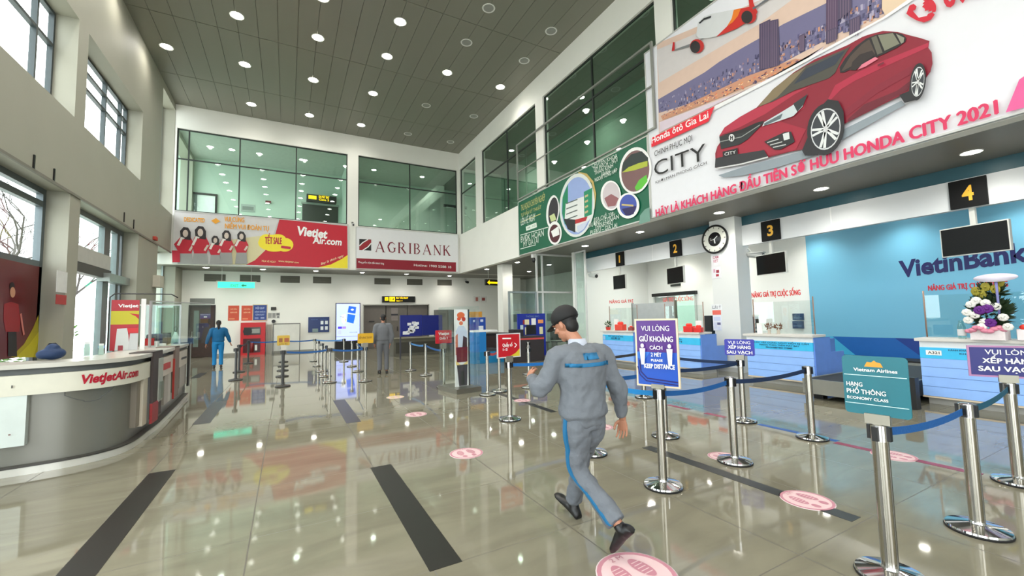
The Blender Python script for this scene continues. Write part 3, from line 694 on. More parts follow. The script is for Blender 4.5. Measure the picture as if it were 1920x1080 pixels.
# door in recess wall
t=thing('door_2',None,None,(XW,12.27,0),kind='structure')
bm=B(); box(bm,-.05,.2,-1.1,-1.02,0,2.38); box(bm,-.05,.2,1.02,1.1,0,2.38); link('frame',bm,M((205,210,205),.4),t)
boxo('door_operator',(-.14,.0,-1.15,1.1,2.36,2.5),BLACK,t)
for a,b in ((-1.02,0),(.0,1.02)): boxo('leaf',(.06,.1,a+.01,b-.01,.02,2.34),CLEARG if a<0 else M((180,190,184),.3),t)
tag(boxo('wall_recess_closet',(XW+1.2,XW+1.3,11,13.7,0,2.6),M((196,200,190),.5)),kind='structure')
tag(boxo('exit_sign',(XW-.04,XW-.001,11.9,12.4,2.75,2.95),M((30,36,32),.4)),'small dark sign above the glazed door behind desk two','sign')

# pillar between desk two and three
t=thing('pillar','square white pillar with clock standing between desks two and three','pillar',(10.6,7.3,0),kind='structure')
boxo('shaft',(0,.55,-.38,.38,0,4.199),M((222,224,222),.45,var=.01,scale=1),t)
bm=B(); box(bm,-.012,.0,-.34,.34,.0,.12); link('skirting',bm,M((180,180,174),.4),t)
t=thing('wall_clock','round black and white wall clock at the top of the white pillar','clock',(10.58,7.5,3.66),0)
bm=B()
def disc(bm,prof,n=36,mi=0):
    v0=len(bm.verts); lathe(bm,prof,n=n,mi=mi); bm.verts.ensure_lookup_table()
    for v in bm.verts[v0:]: x,y,z=v.co; v.co=(-z,y,x)
disc(bm,[(0,0),(.40,0),(.41,.04),(.37,.05),(.36,.03),(0,.03)]); link('rim',bm,BLACK,t,smooth=True)
bm=B(); disc(bm,[(0,.034),(.355,.034)]); link('dial_ring',bm,M((226,226,216),.3),t)
bm=B(); disc(bm,[(0,.045),(.19,.045),(.2,.034)]); link('dial_centre',bm,M((30,30,32),.2),t)
A=Art((-.046,0,0),(0,-1,0),(0,0,1)); A.stroke([(0,0),(.1,.08)],.02,WHT); A.stroke([(0,0),(-.12,-.02)],.014,WHT); A.stroke([(0,0),(.02,-.12)],.03,WHT)
for k in range(12):
    a_=R(30*k); A.stroke([(.3*math.cos(a_),.3*math.sin(a_)),(.345*math.cos(a_),.345*math.sin(a_))],.02,(60,60,58),up=False)
A.build('hands',t)
# notices on the pillar
def notice(px0,px1,ax,p,bg,lines,label,name='notice',frame=None,cat='notice',words=None,th=.006):
    a=ray_hit(px0,ax,p); b=ray_hit(px1,ax,p); W=abs((b-a)[1-ax]); H=a.z-b.z
    loc=(p,a.y,b.z) if ax==0 else (a.x,p,b.z); t=thing(name,label,cat,loc); U=(0,-1,0) if ax==0 else (1,0,0)
    if ax==0: boxo('sheet',(-th,0,-W,0,0,H),M(bg,.5),t)
    else: boxo('sheet',(0,W,-th,0,0,H),M(bg,.5),t)
    A=Art((-th,0,0) if ax==0 else (0,-th,0),U,(0,0,1))
    if frame: 
        e=.03
        for r in ((0,e,0,H),(W-e,W,0,H),(0,W,0,e),(0,W,H-e,H)): A.rect(*r,frame,up=False)
        A.lay+=1
    for (x,y,w_,h_,c) in lines: A.rect(x*W,(x+w_)*W,y*H,(y+h_)*H,c)
    for (s,x,y,w_,h_,c) in (words or []): A.text(s,(x*W,y*H),((x+w_)*W,y*H),h_*H,c,bold=.02)
    A.build('print',t); return t
XP=10.598
notice((1333,474),(1352,499),0,XP,(228,226,228),[(.3,.1,.4,.2,(236,236,236))],'upper paper notice with a pink round emblem under the clock on the pillar',words=[('CAM',.2,.55,.6,.18,(190,90,120)),('KET',.25,.3,.5,.18,(190,90,120))])
notice((1334,501),(1353,521),0,XP,(230,228,232),[(.45,.15,.3,.2,(170,40,60)),(.2,.5,.2,.3,(210,160,180)),(.5,.45,.3,.25,(150,30,50))],'second paper notice with dark red marks on the pillar below the emblem')
notice((1334,571),(1354,581),0,XP,(232,234,236),[],'narrow paper strip with black writing on the pillar',words=[('LƯU Ý',.1,.25,.8,.5,(60,70,90))])
notice((1336,582),(1354,620),0,XP,(224,226,236),[(0,.78,1,.22,(228,104,90)),(.1,.48,.8,.2,(200,206,230)),(.1,.1,.35,.3,(206,210,232)),(.5,.28,.4,.12,(90,90,130)),(.5,.05,.35,.15,(206,210,232))],'tall paper poster with an orange heading on the pillar')

# number boxes and hanging monitors
for i,(a,b,n) in enumerate((((1154,474),(1171,497),'1'),((1256,453),(1278,481),'2'),((1428,419),(1463,452),'3'),((1782,345),(1852,400),'4'))):
    pa=ray_hit(a,0,XF-.03); pb=ray_hit(b,0,XF-.03); H=.52; Wd=.42+.02*i
    cy=(pa.y+pb.y)/2
    t=thing('number_sign','black desk number sign showing a yellow %s'%{'1':'one','2':'two','3':'three','4':'four'}[n],'sign',(XF-.005,cy,3.41),group='desk number signs on the fascia')
    boxo('box',(-.05,0,-Wd/2,Wd/2,0,H),M((10,10,11),.6,spec=.2),t,bevel=.004)
    A=Art((-.05,0,0),(0,-1,0),(0,0,1)); w_=.07 if n=='1' else .15
    A.text(n,(-w_/2,.13),(w_/2,.13),.26,(236,176,40),bold=.03); A.build('digit',t)
mon=[((1145,1182),(514,538),11.75,.32,'first, above desk one'),((1245,1295),(498,528),9.2,.5,'second, above desk two'),((1412,1485),(472,512),6.2,.55,'third, above desk three'),((1755,1900),(425,480),2.6,.62,'fourth, above desk four beside the bank name')]
for i,(xs,ys,y,h_,l) in enumerate(mon):
    W_=(.78,.85,.9,.95)[i]
    t=thing('monitor','black hanging flight monitor, '+l,'monitor',(XF+.02,y,2.82),R((-8,-14,-14,-14)[i]),group='monitors hanging over the desks')
    # faces -X ; local x normal
    boxo('housing',(-.03,.03,-W_/2,W_/2,-.27,.27),M((206,206,200),.4),t,bevel=.006)
    boxo('screen',(-.034,-.028,-W_/2+.02,W_/2-.02,-.25,.25),M((6,6,7),.25,spec=.25),t)
    bm=B(); box(bm,.0,.05,-.04,.04,.25,.62); link('hanging_bracket',bm,M((206,206,200),.4),t)
# wall cameras in the recess
cctv((10.95,13.6,3.45),0,'white security camera under the fascia above desk one',s=1.6)
cctv((11.1,7.0,3.35),R(10),'silver camera beside the white pillar under the fascia',s=1.5,col=(170,172,170))
t=thing('security_camera','white dome bracket camera under the green billboard','security camera',tuple(ray_hit((1001,488),0,8.95)))
t.location.z=4.19
bm=B(); box(bm,-.08,.08,-.08,.08,-.16,0); link('bracket',bm,M((225,225,222),.4),t)
bm=B(); sphere(bm,(0,-.02,-.26),.09,.11,.1); link('housing',bm,BLACK,t)

# check-in desks
DB=(146,188,252)
def desk(y_far,w,label,words,n):
    t=thing('check_in_desk',label,'check-in desk',(9.5,y_far,0),group='blue check-in desks')
    d=.62 if n==2 else .85; z1=1.0
    bm=B(); prism(bm,[(0,0),(d,0),(d,-w),(0,-w)],.12,z1); link('body',bm,M((90,130,200),.45),t)
    boxo('plinth',(.08,d,-w+.03,-.03,0,.12),M((170,168,160),.5),t)
    # front panel slightly proud with horizontal grooves
    bm=B(); zs=(.14,.30,.46,.62,.765)
    for a,b in zip(zs,zs[1:]): box(bm,-.03,0,-w,0,a+.004,b-.002)
    link('front_panel',bm,M(DB,.45),t)
    boxo('front_edge',(-.035,.0,-w-.005,.005,.115,.14),M((214,196,170),.5),t)
    boxo('header_band',(-.032,0,-w,0,.765,.945),M((60,190,240),.4),t)
    boxo('white_band',(-.02,.02,-w,0,.945,1.05),M((236,238,240),.4),t)
    boxo('counter_top',(-.1,.42,-w-.04,.04,1.05,1.1),M((214,210,204),.35),t,bevel=.008)
    boxo('work_top',(.42,d+.12,-w-.02,.02,.72,.76),M((200,204,210),.35),t) if n>9 else None
    # stepped wing on the near side
    bm=B(); box(bm,.0,.62,-w-.02,-w,.12,1.04); box(bm,.62,1.15 if n!=2 else 1.02,-w-.02,-w,.12,.72); link('side_panel',bm,M((106,146,222),.45),t)
    A=Art((-.032,0,0),(0,-1,0),(0,0,1))
    for s,x,y,ww,hh in words: A.text(s,(x*w,y),((x+ww)*w,y),hh*1.15,(12,26,74),bold=.03)
    if n==4: 
        A.rect(.05*w,.17*w,.82,.90,WHT); A.text('A321',(.065*w,.84),(.155*w,.84),.04,(40,40,40),bold=.02)
    if n in (1,): A.poly([(0.02*w,.80),(.1*w,.77),(.1*w,.9),(.02*w,.92)],(160,190,230))
    A.build('print',t)
    return t
desk(11.12,1.4,'farthest blue check-in desk with red gifts on top, under number one',[('MÁY BAY KHÔNG',.2,.88,.5,.04),('NGƯỜI LÁI',.3,.80,.3,.06)],1)
desk(8.72,1.4,'blue check-in desk left of the white pillar, half hidden by the purple sign',[('HÀNH LÝ NGUY HIỂM',.1,.87,.5,.03),('CẤM',.3,.81,.3,.04)],2)
W3=[('CÁC VẬT DỤNG NGUY HIỂM BỊ CẤM',.13,.895,.82,.028),('MANG THEO TRÊN MÁY BAY',.22,.845,.6,.026),('PROHIBITED ITEMS',.32,.795,.4,.024)]
desk(6.06,1.4,'blue check-in desk right of the white pillar with dried flowers on top',W3,3)
desk(3.02,1.6,'nearest blue check-in desk carrying a big flower bouquet',[('HÀNH KHÁCH VUI LÒNG KHAI BÁO CÁC VẬT DỤNG NGUY HIỂM',.22,.9,.76,.022),('KHÔNG MANG THEO TRÊN MÁY BAY',.3,.85,.6,.02),('PROHIBITED ARTICLES',.4,.80,.4,.02)],4)
# acrylic screens with thin poles on the desks
for yf,w_,l in ((11.12,1.3,'one'),(8.72,1.3,'two'),(6.06,1.3,'three'),(3.02,1.5,'four')):
    t=thing('acrylic_screen','clear acrylic screen with slim posts standing on check-in desk '+l,'screen',(9.80,yf,1.101),group='acrylic screens on the check-in desks')
    boxo('sheet',(-.004,.004,-w_,-.02,0,.72),CLEAR,t)
    
    for yy in (-.01,-w_): bm=B(); tube(bm,[(0,yy,0),(0,yy,.8)],.012); link('post',bm,M((150,120,104),.4,.3),t)
# small things on the desks
def giftbox(x,y,s,c,label,g=None,z=1.101):
    t=thing('gift_box',label,'gift box',(x,y,z),R(12),group=g)
    bm=B(); box(bm,-s*.5,s*.5,-s*.6,s*.6,0,s*.8,bevel=.012); link('box',bm,M(c,.35),t)
    bm=B(); sphere(bm,(0,-s*.16,s*.95),s*.2,s*.3,s*.22); sphere(bm,(0,s*.16,s*.95),s*.2,s*.3,s*.22); link('bow',bm,M((230,60,46),.4),t)
giftbox(9.5,9.92+.35,.24,(224,70,50),'round orange-red gift in the middle of desk one')
giftbox(9.5,9.8,.13,(150,60,56),'small brown-red gift at the right end of desk one')
giftbox(9.5,7.65,.2,(222,40,34),'bright red gift on desk two, left of the pair','red gifts on desk two')
giftbox(9.5,7.36,.16,(222,40,34),'bright red gift on desk two, right of the pair','red gifts on desk two')
t=thing('photo_stand','white rounded stand behind the little plant on desk one','stand',(9.62,10.60,1.101)); 
bm=B(); box(bm,-.02,.02,-.1,.1,0,.36,bevel=.015); link('board',bm,WHT,t); boxo('foot',(-.06,.06,-.08,.08,0,.015),WHT,t)
t=thing('photo_stand','white rounded stand between the red gifts on desk two','stand',(9.70,7.5,1.101))
bm=B(); box(bm,-.02,.02,-.09,.09,0,.3,bevel=.015); link('board',bm,WHT,t); boxo('foot',(-.06,.06,-.07,.07,0,.015),WHT,t)
LEAF=M((46,84,40),.5,var=.2,scale=30); 
def leafblob(bm,c,r,n,rnd,s=.05,mi=0,flat=.35):
    for i in range(n):
        d=Vector((rnd.gauss(0,1),rnd.gauss(0,1),rnd.gauss(0,1))).normalized(); p=Vector(c)+Vector((d.x*r[0],d.y*r[1],d.z*r[2]))*rnd.uniform(.55,1)
        a=d.cross(Vector((rnd.random(),rnd.random(),rnd.random()))).normalized(); b=(d*.8+Vector((0,0,.4))).normalized()
        v=[bm.verts.new(p-a*s*flat),bm.verts.new(p+b*s),bm.verts.new(p+a*s*flat),bm.verts.new(p-b*s*.6)]
        f=bm.faces.new(v); f.material_index=mi
t=thing('potted_plant','small potted plant with white and green leaves on desk one','plant',(9.5,10.86,1.101))
bm=B(); lathe(bm,[(0,0),(.07,0),(.09,.1),(.08,.1),(0,.09)],n=16); link('pot',bm,M((206,60,50),.4),t,smooth=True)
bm=B(); rn=random.Random(5); leafblob(bm,(0,0,.2),(.09,.11,.1),60,rn,.05); leafblob(bm,(0,0,.2),(.09,.11,.1),30,rn,.04,mi=1); link('foliage',bm,[LEAF,M((220,226,214),.5)],t)
for k,(yy,l) in enumerate(((5.55,'brown dried flowers on desk three, left bunch'),(5.35,'brown dried flowers on desk three, right bunch'))):
    t=thing('dried_flowers',l,'dried flowers',(9.52,yy,1.101),group='dried flowers on desk three')
    bm=B(); lathe(bm,[(0,0),(.035,0),(.03,.06),(.04,.1),(0,.09)],n=12); link('vase',bm,M((200,190,176),.4),t,smooth=True)
    bm=B(); leafblob(bm,(0,0,.17),(.07,.08,.07),50,rn,.035); link('petals',bm,M((120,84,60),.7,var=.3,scale=40),t)
t=thing('white_card','white card standing beside the dried flowers on desk three','card',(9.5,5.75,1.101)); boxo('sheet',(-.005,.005,-.06,.06,0,.24),WHT,t)
# bouquet
t=thing('flower_bouquet','large bouquet of white, purple and yellow flowers on the nearest desk','flowers',(9.42,2.16,1.101),0)
rn=random.Random(11)
bm=B(); prism(bm,[(-.13,-.16),(.13,-.16),(.15,.2),(-.12,.2)],0,.16); link('wrap',bm,M((232,222,224),.6,var=.05,scale=20),t)
bm=B()
for k in range(9): 
    a_=k*.7; sphere(bm,(-.14+.03*math.cos(a_),-.15+.045*k,.16+.03*math.sin(a_*2)),.045,.05,.035,n=8)
link('pink_ribbon',bm,M((226,140,164),.5),t,smooth='all')
bm=B(); leafblob(bm,(0,0,.42),(.17,.24,.26),420,rn,.075); leafblob(bm,(0,-.02,.72),(.1,.17,.12),120,rn,.09,flat=.25); link('foliage',bm,M((34,56,28),.5,var=.3,scale=30),t)
for c,pts,r_,nm in (((236,234,228),[(-.14,.2,.3),(-.16,.12,.38),(-.15,.03,.27),(-.17,.2,.42),(-.14,-.1,.5),(-.15,.0,.56),(-.12,.1,.6),(-.14,-.16,.34),(-.13,.16,.54),(-.15,-.2,.2),(-.16,.06,.2)],.055,'white_flower'),((96,24,128),[(-.18,.06,.45),(-.18,-.02,.47),(-.16,-.03,.26)],.065,'purple_flower'),((150,140,40),[(-.1,.1,.74),(-.08,.0,.8),(-.09,-.1,.76),(-.08,.04,.7),(-.05,-.14,.86)],.05,'yellow_flower')):
    for p in pts:
        bm=B()
        for k in range(8):
            a_=k*math.pi/4; sphere(bm,(p[0],p[1]+r_*.55*math.cos(a_),p[2]+r_*.55*math.sin(a_)),r_*.35,r_*.55,r_*.5 if c[0]!=150 else r_*.9,n=8)
        sphere(bm,(p[0]-.02,p[1],p[2]),r_*.35,n=8); link(nm,bm,M(c,.6,var=.1,scale=30),t,smooth='all')
bm=B(); disc_=[(0,0),(.15,0),(.15,.02),(0,.02)]; v0=0; lathe(bm,disc_,n=28)
for v in bm.verts: x,y,z=v.co; v.co=(-z-.12,y*1.5-.12,x*.42+.93)
link('greeting_card',bm,M((228,222,240),.4),t); tube_b=B(); tube(tube_b,[(-.11,-.12,.3),(-.11,-.12,.9)],.015); link('card_stick',tube_b,M((130,130,190),.4),t)
t=thing('glass_bottle','small clear bottle with a white label beside the bouquet','bottle',(9.5,2.5,1.101))
bm=B(); lathe(bm,[(0,0),(.045,0),(.05,.02),(.05,.2),(.03,.25),(.03,.29),(0,.29)],n=18); link('body',bm,CLEARG,t,smooth=True)
bm=B(); lathe(bm,[(.051,.05),(.051,.15)],n=18); link('label',bm,M((226,226,230),.4),t,smooth=True)
for k in range(2): giftbox(9.46,(1.80,1.53)[k],.2,(236,226,228),('white striped gift box under the bouquet, left one','white striped gift box at the right edge under the bouquet')[k],'white gift boxes on desk four')

# scale conveyor between desks three and four, second far one
def conveyor(x0,x1,y0,y1,label):
    t=thing('baggage_conveyor',label,'conveyor',(x0,(y0+y1)/2,0),group='baggage belts between desks'); h=(y1-y0)/2; L_=x1-x0
    bm=B(); box(bm,0,.05,-h,h,.1,.36); box(bm,L_-.05,L_,-h,h,.1,.36); box(bm,.05,L_-.05,-h,-h+.05,.1,.36); box(bm,.05,L_-.05,h-.05,h,.1,.36); link('side_frame',bm,M((150,150,142),.35,.6),t)
    boxo('belt',(.05,L_-.05,-h+.05,h-.05,.3,.345),M((22,22,24),.6),t)
    bm=B(); box(bm,.15,.3,-h+.1,-h+.25,0,.1); box(bm,.15,.3,h-.25,h-.1,0,.1); box(bm,L_-.3,L_-.15,-h+.1,-h+.25,0,.1); box(bm,L_-.3,L_-.15,h-.25,h-.1,0,.1); link('feet',bm,BLACK,t)
conveyor(8.4,12.2,3.1,4.35,'grey framed baggage belt with black top between desks three and four')
t=thing('baggage_conveyor','rear black collector belt running along the wall behind the desks','conveyor',(13.1,5.0,0)); boxo('side_frame',(0,.9,-8,8,.05,.3),M((160,160,154),.4,.5),t); boxo('belt',(.08,.82,-7.9,7.9,.3,.34),M((20,20,22),.6),t)
boxo('end_post',(-4.75,-4.6,-1.95,-1.85,0,.52),BLACK,t) if 0 else None
tag(boxo('equipment_post',(8.75,8.9,2.88,3.05,0,.5),M((20,20,22),.5)),'low black post at the near end of the baggage belt','post')
# black cabinets / printers seen behind the desks
def cabinet(px0,px1,x,label,c=(18,18,20),top=None):
    a=ray_hit(px0,0,x); b=ray_hit(px1,0,x); t=thing('printer_cabinet',label,'cabinet',(x,(a.y+b.y)/2,0)); w_=abs(a.y-b.y)/2
    boxo('body',(0,.4,-w_,w_,0,a.z),M(c,.4),t,bevel=.01)
    boxo('control_panel',(-.01,0,-w_*.5,w_*.5,a.z*.55,a.z*.7),M((60,60,64),.3),t)
    if top: boxo('top_tray',(-.01,.41,-w_-.01,w_+.01,a.z,a.z+.05),M(top,.5),t)
cabinet((1320,592),(1336,642),10.75+.3,'black kiosk cabinet behind the end of desk two, left of the pillar')
cabinet((1384,594),(1409,640),11.4,'black cabinet with cream top behind desk three, right of the pillar',top=(210,206,180))
for k,(a,b) in enumerate((((1488,588),(1508,600)),((1488,602),(1508,616)))):
    notice(a,b,0,XW-.01,(30,64,104),[(.1,.3,.8,.1,(90,120,150))],('upper dark blue box on the wall beside the teal panel','lower dark blue box with a white label on the wall')[k],name='wall_box',cat='box',th=.08)

# glass office front under the gallery
t=window(1,14.5,7.65,8.95,0,2.62,us=(),vs=(1.1,),gm=CLEARG,fm=GREYF,fw=.07)
t=window(1,14.5,8.95,10.9,0,4.19,us=(9.25,),vs=(2.6,),gm=CLEARG,fm=M((206,208,206),.4),fw=.07)
window(0,10.33,13.0,13.68,0,4.19,us=(),vs=(),gm=CLEARG,fm=M((214,216,214),.4),fw=.06)
tag(boxo('column',(13.0,13.7,24.2,24.95,0,4.199),WALLC),kind='structure')
tag(boxo('column',(9.2,9.75,18.0,18.55,0,4.199),WALLC),kind='structure')
for k,(x,y) in enumerate(((10.6,19.5),(12.2,18.6))):
    t=thing('air_conditioner','tall grey floor air conditioner inside the glass office, %s one'%('left','right')[k],'air conditioner',(x,y,0),group='floor air conditioners in the office')
    boxo('cabinet',(-.3,.3,-.2,.2,0,1.9),M((170,184,178),.4),t,bevel=.02); boxo('grille',(-.24,.24,-.215,-.2,1.35,1.75),M((110,124,120),.5),t)
for k,(x,y) in enumerate(((10.0,16.2),(11.2,16.0))):
    t=thing('waiting_bench','dark metal bench inside the glass office, %s of the two'%('left','right')[k],'bench',(x,y,0),group='benches in the office')
    boxo('seat',(-.5,.5,-.25,.2,.42,.46),M((50,56,58),.4),t); boxo('backrest',(-.5,.5,.18,.22,.5,.9),M((60,66,68),.4),t)
    for sx in (-.42,.42): boxo('leg',(sx-.03,sx+.03,-.2,.2,0,.42),M((130,134,132),.3,.6),t)

# upstairs, seen through the back glass
YU=26.98
a=ray_hit((357,360),1,YU); b=ray_hit((407,398),1,YU)
t=thing('glazed_door','black framed bright door upstairs behind the left back window','door',(a.x,YU,6.41)); W_=b.x-a.x; H_=a.z-6.41
bm=B(); box(bm,0,.09,-.08,0,0,H_); box(bm,W_-.09,W_,-.08,0,0,H_); box(bm,.09,W_-.09,-.08,0,H_-.1,H_); link('frame',bm,BLACK,t)
boxo('leaf',(.09,W_-.09,-.03,-.01,0,H_-.1),M((236,240,238),.4),t); boxo('side_post',(.12,.3,-.06,-.03,0,H_-.1),M((110,120,118),.4),t)
a=ray_hit((575,363),1,YU-.4); b=ray_hit((631,381),1,YU-.4)
t=thing('hanging_sign','black sign with yellow lettering upstairs behind the left back window','sign',(a.x,YU-.4,b.z)); W_=b.x-a.x; H_=a.z-b.z
boxo('box',(0,W_,0,.38,0,H_),M((14,14,14),.3),t)
YE=M((250,205,10),.3,0,1.2); A=Art((0,0,0),(1,0,0),(0,0,1)); A.rect(.1,.52,.1,H_-.08,YE); A.text('RA MÁY BAY',(.65,H_*.55),(W_-.4,H_*.55),.16,YE,bold=.02); A.text('Gate 5',(.65,H_*.16),(1.2,H_*.16),.13,YE,bold=.02); A.build('lettering',t)
a=ray_hit((567,382),1,YU); b=ray_hit((634,400),1,YU)
t=thing('dark_doorway','dark doorway upstairs under the black and yellow sign','doorway',(a.x,YU,6.41)); boxo('dark_fill',(0,b.x-a.x,-.03,.0,0,a.z-6.41),M((38,42,34),.4),t); boxo('lintel',(-.06,b.x-a.x+.06,-.06,.0,a.z-6.41,a.z-6.3),M((150,160,150),.4),t)  # dark sheet stands in for the shade inside the open doorway
t=notice((452,382),(478,398),1,YU,(170,178,172),[(.1,.2,.8,.5,(130,136,132))],'grey printed sheet upstairs between the door and the yellow sign',name='poster',cat='poster')
h=ray_hit((503,379),1,YU); t=thing('alarm_bell','small dark red alarm upstairs on the green room wall','alarm',(h.x,YU,h.z)); bm=B(); box(bm,-.14,.14,-.08,0,-.07,.07,bevel=.02); link('box',bm,M((110,20,30),.5),t)
t=thing('stair_panel','slanted pale stair side upstairs behind the right back window','stair',(6.4,25.2,6.41)); bm=B(); 
v=[bm.verts.new(q_) for q_ in ((-1.6,0,.0),(-1.1,0,.0),(2.4,0,3.2),(2.4,0,3.7),(1.9,0,3.7))]; f_=bm.faces.new(v); r_=bmesh.ops.extrude_face_region(bm,geom=[f_]); bmesh.ops.translate(bm,vec=(0,.12,0),verts=[g for g in r_['geom'] if isinstance(g,bmesh.types.BMVert)]); link('stringer',bm,M((206,216,204),.5),t)
h=ray_hit((845,386),1,YB+.9); t=thing('wall_lamp','slim black lamp upstairs at the right edge of the right back window','lamp',(h.x,YB+.9,h.z)); bm=B(); box(bm,-.45,.35,-.05,.05,-.1,.06,bevel=.03); link('housing',bm,BLACK,t); bm=B(); tube(bm,[(.3,0,0),(.75,0,.5)],.02); link('arm',bm,BLACK,t); bm=B(); box(bm,-.3,.2,-.055,.045,-.12,-.1); link('lens',bm,M((230,236,230),.3),t)

# cove strip lights mounted behind the fascia, washing the recess wall
for k,(y0,y1) in enumerate(((10.4,13.3),(7.6,10.0),(4.4,7.0),(1.4,4.0),(-2.0,1.0))):
    t=thing('strip_light','strip light fixed behind the white fascia, %s from the near end'%('fifth','fourth','third','second','first')[k],'strip light',(11.25,(y0+y1)/2,4.12),group='strip lights behind the fascia')
    boxo('housing',(-.05,.05,-(y1-y0)/2,(y1-y0)/2,0,.078),M((220,220,216),.4),t); boxo('tube',(-.03,.03,-(y1-y0)/2+.05,(y1-y0)/2-.05,-.03,0),M((255,255,250),.3,0,4),t)
    l=bpy.data.lights.new('strip_lamp','AREA'); l.shape='RECTANGLE'; l.size=.12; l.size_y=y1-y0; l.energy=6; l.color=(.96,1,.98)
    lo=bpy.data.objects.new('strip_lamp',l); COL.objects.link(lo); lo.parent=t; lo.location=(0,0,-.05); lo.rotation_euler=(0,R(-38),0)
a=ray_hit((1186,570),0,10.9); b=ray_hit((1266,600),0,10.9)
t=thing('partition_panel','plain grey partition panel behind desks one and two','partition',(10.9,a.y,.0)); w_=a.y-b.y
boxo('panel',(0,.04,-w_,0,.05,a.z),M((176,180,178),.4),t); boxo('edge_post',(-.02,.06,-w_-.05,-w_,0,a.z+.05),M((110,106,90),.4),t); boxo('edge_post',(-.02,.06,0,.05,0,a.z+.03),M((150,150,146),.4),t)
# ================================================================ BACK WALL (ground floor)
def onwall(p,y=YL): return ray_hit(p,1,y)
# grilles
for k,(a,b) in enumerate((((383,513),(423,527)),((450,514),(488,528)),((526,516),(562,530)),((587,518),(621,532)),((702,521),(732,534)),((763,522),(792,535)),((820,524),(847,536)))):
    pa=onwall(a); pb=onwall(b); w_=(pb.x-pa.x); t=thing('air_grille','dark air grille high on the lower back wall, %s from the left'%('first','second','third','fourth','fifth','sixth','last')[k],'air grille',(pa.x,YL,3.68),group='air grilles of the back wall')
    boxo('recess_plate',(0,w_,-.012,0,0,.36),M((86,84,74),.6),t)
    bm=B(); 
    for j in range(8): box(bm,.015,w_-.015,-.03,-.012,.02+j*.042,.04+j*.042)
    link('louvres',bm,M((112,110,98),.5),t)
# brown door
t=thing('door_3',None,None,(-4.12,YL,0),kind='structure')
BR=M((62,40,32),.45,var=.15,scale=12)
bm=B(); box(bm,-.04,.02,-.03,.2,0,2.52); box(bm,.96,1.02,-.03,.2,0,2.52); box(bm,.02,.96,-.03,.2,2.46,2.52); link('frame',bm,M((40,26,22),.4),t)
boxo('leaf',(.02,.96,.06,.11,.01,2.46),BR,t)
boxo('glass_strip',(.16,.36,.045,.06,.5,2.25),M((120,136,130),.2),t)
boxo('transom_grille',(-.0,.98,-.02,0,2.56,2.84),M((120,122,118),.5),t)
boxo('handle',(.1,.13,.0,.05,1.0,1.25),CHROME,t)
a=onwall((377,585),YL+.05); A=Art((.4,.055,1.85),(1,0,0),(0,0,1)); A.rect(0,.42,0,.25,(60,40,120)); A.rect(.15,.28,.06,.12,WHT); A.text('PHÒNG HÀNH LÝ',(.02,.18),(.4,.18),.04,WHT); A.build('door_sign',t)
# wide grey double door
t=thing('door_4',None,None,(3.85,YL,0),kind='structure')
GD=M((104,98,92),.5); bm=B(); box(bm,-.05,.0,-.04,.2,0,2.5); box(bm,3.78,3.83,-.04,.2,0,2.5); box(bm,-.05,3.83,-.04,.2,2.46,2.52); link('frame',bm,M((180,178,170),.4),t)
for k in range(3): 
    l=boxo('leaf',(.02+k*1.26,1.24+k*1.26,.1,.14,.01,2.45),GD,t)
    boxo('handle',(.3+k*1.26,.6+k*1.26,.04,.09,1.5,1.56) if k==0 else (1.0+k*.9,1.04+k*.9,.05,.09,.95,1.2),M((40,38,38),.4),l)
boxo('notice_plate',(1.55,1.95,.08,.095,1.55,2.3),M((128,120,116),.5),t); boxo('notice_strip',(1.55,1.95,.07,.08,1.85,1.95),M((60,58,66),.5),t)
# posters
for k,(a,b) in enumerate((((428,573),(448,601)),((453,573),(473,601)))):
    notice(a,b,1,YL-.002,(206,82,56),[(.1,.08,.5,.08,(226,150,110))],('left of the two orange-red posters on the back wall','right of the two orange-red posters on the back wall')[k],name='poster',cat='poster',words=[('CHÚC MỪNG',.2,.72,.6,.08,(236,190,150)),('NĂM MỚI',.2,.5,.6,.08,(236,190,150))])
notice((474,571),(501,601),1,YL-.01,(48,72,140),[(.15,.1,.25,.12,(120,140,190)),(.55,.12,.25,.1,(150,160,200))],'blue poster in a pale gold frame beside the orange posters',name='poster',cat='poster',frame=(214,196,150),words=[('NỘI QUY',.2,.72,.6,.12,(190,200,230)),('HÀNH KHÁCH',.15,.5,.7,.1,(170,184,220)),('SÂN BAY',.2,.32,.6,.1,(170,184,220))],th=.02)
notice((502,586),(525,597),1,YL-.002,(206,206,200),[(.04,.1,.28,.8,(150,150,146)),(.38,.1,.26,.8,(140,140,138)),(.7,.5,.26,.4,(110,110,110)),(.75,.08,.18,.3,(120,120,120))],'small grey printed sheet right of the blue poster',name='poster',cat='poster')
for k,(p,r) in enumerate((((513,578.5),.09),((513,602.5),.09))):
    h=onwall(p); t=thing('wall_box',('small dark square box above the grey printed sheet','small black round knob below the grey printed sheet')[k],'box',(h.x,YL,h.z)); 
    if k==0: boxo('case',(-.12,.12,-.06,0,-.08,.08),M((44,42,40),.5),t)
    else:
        bm=B(); tube(bm,[(0,0,0),(0,-.05,0)],.09,n=18); link('case',bm,BLACK,t)
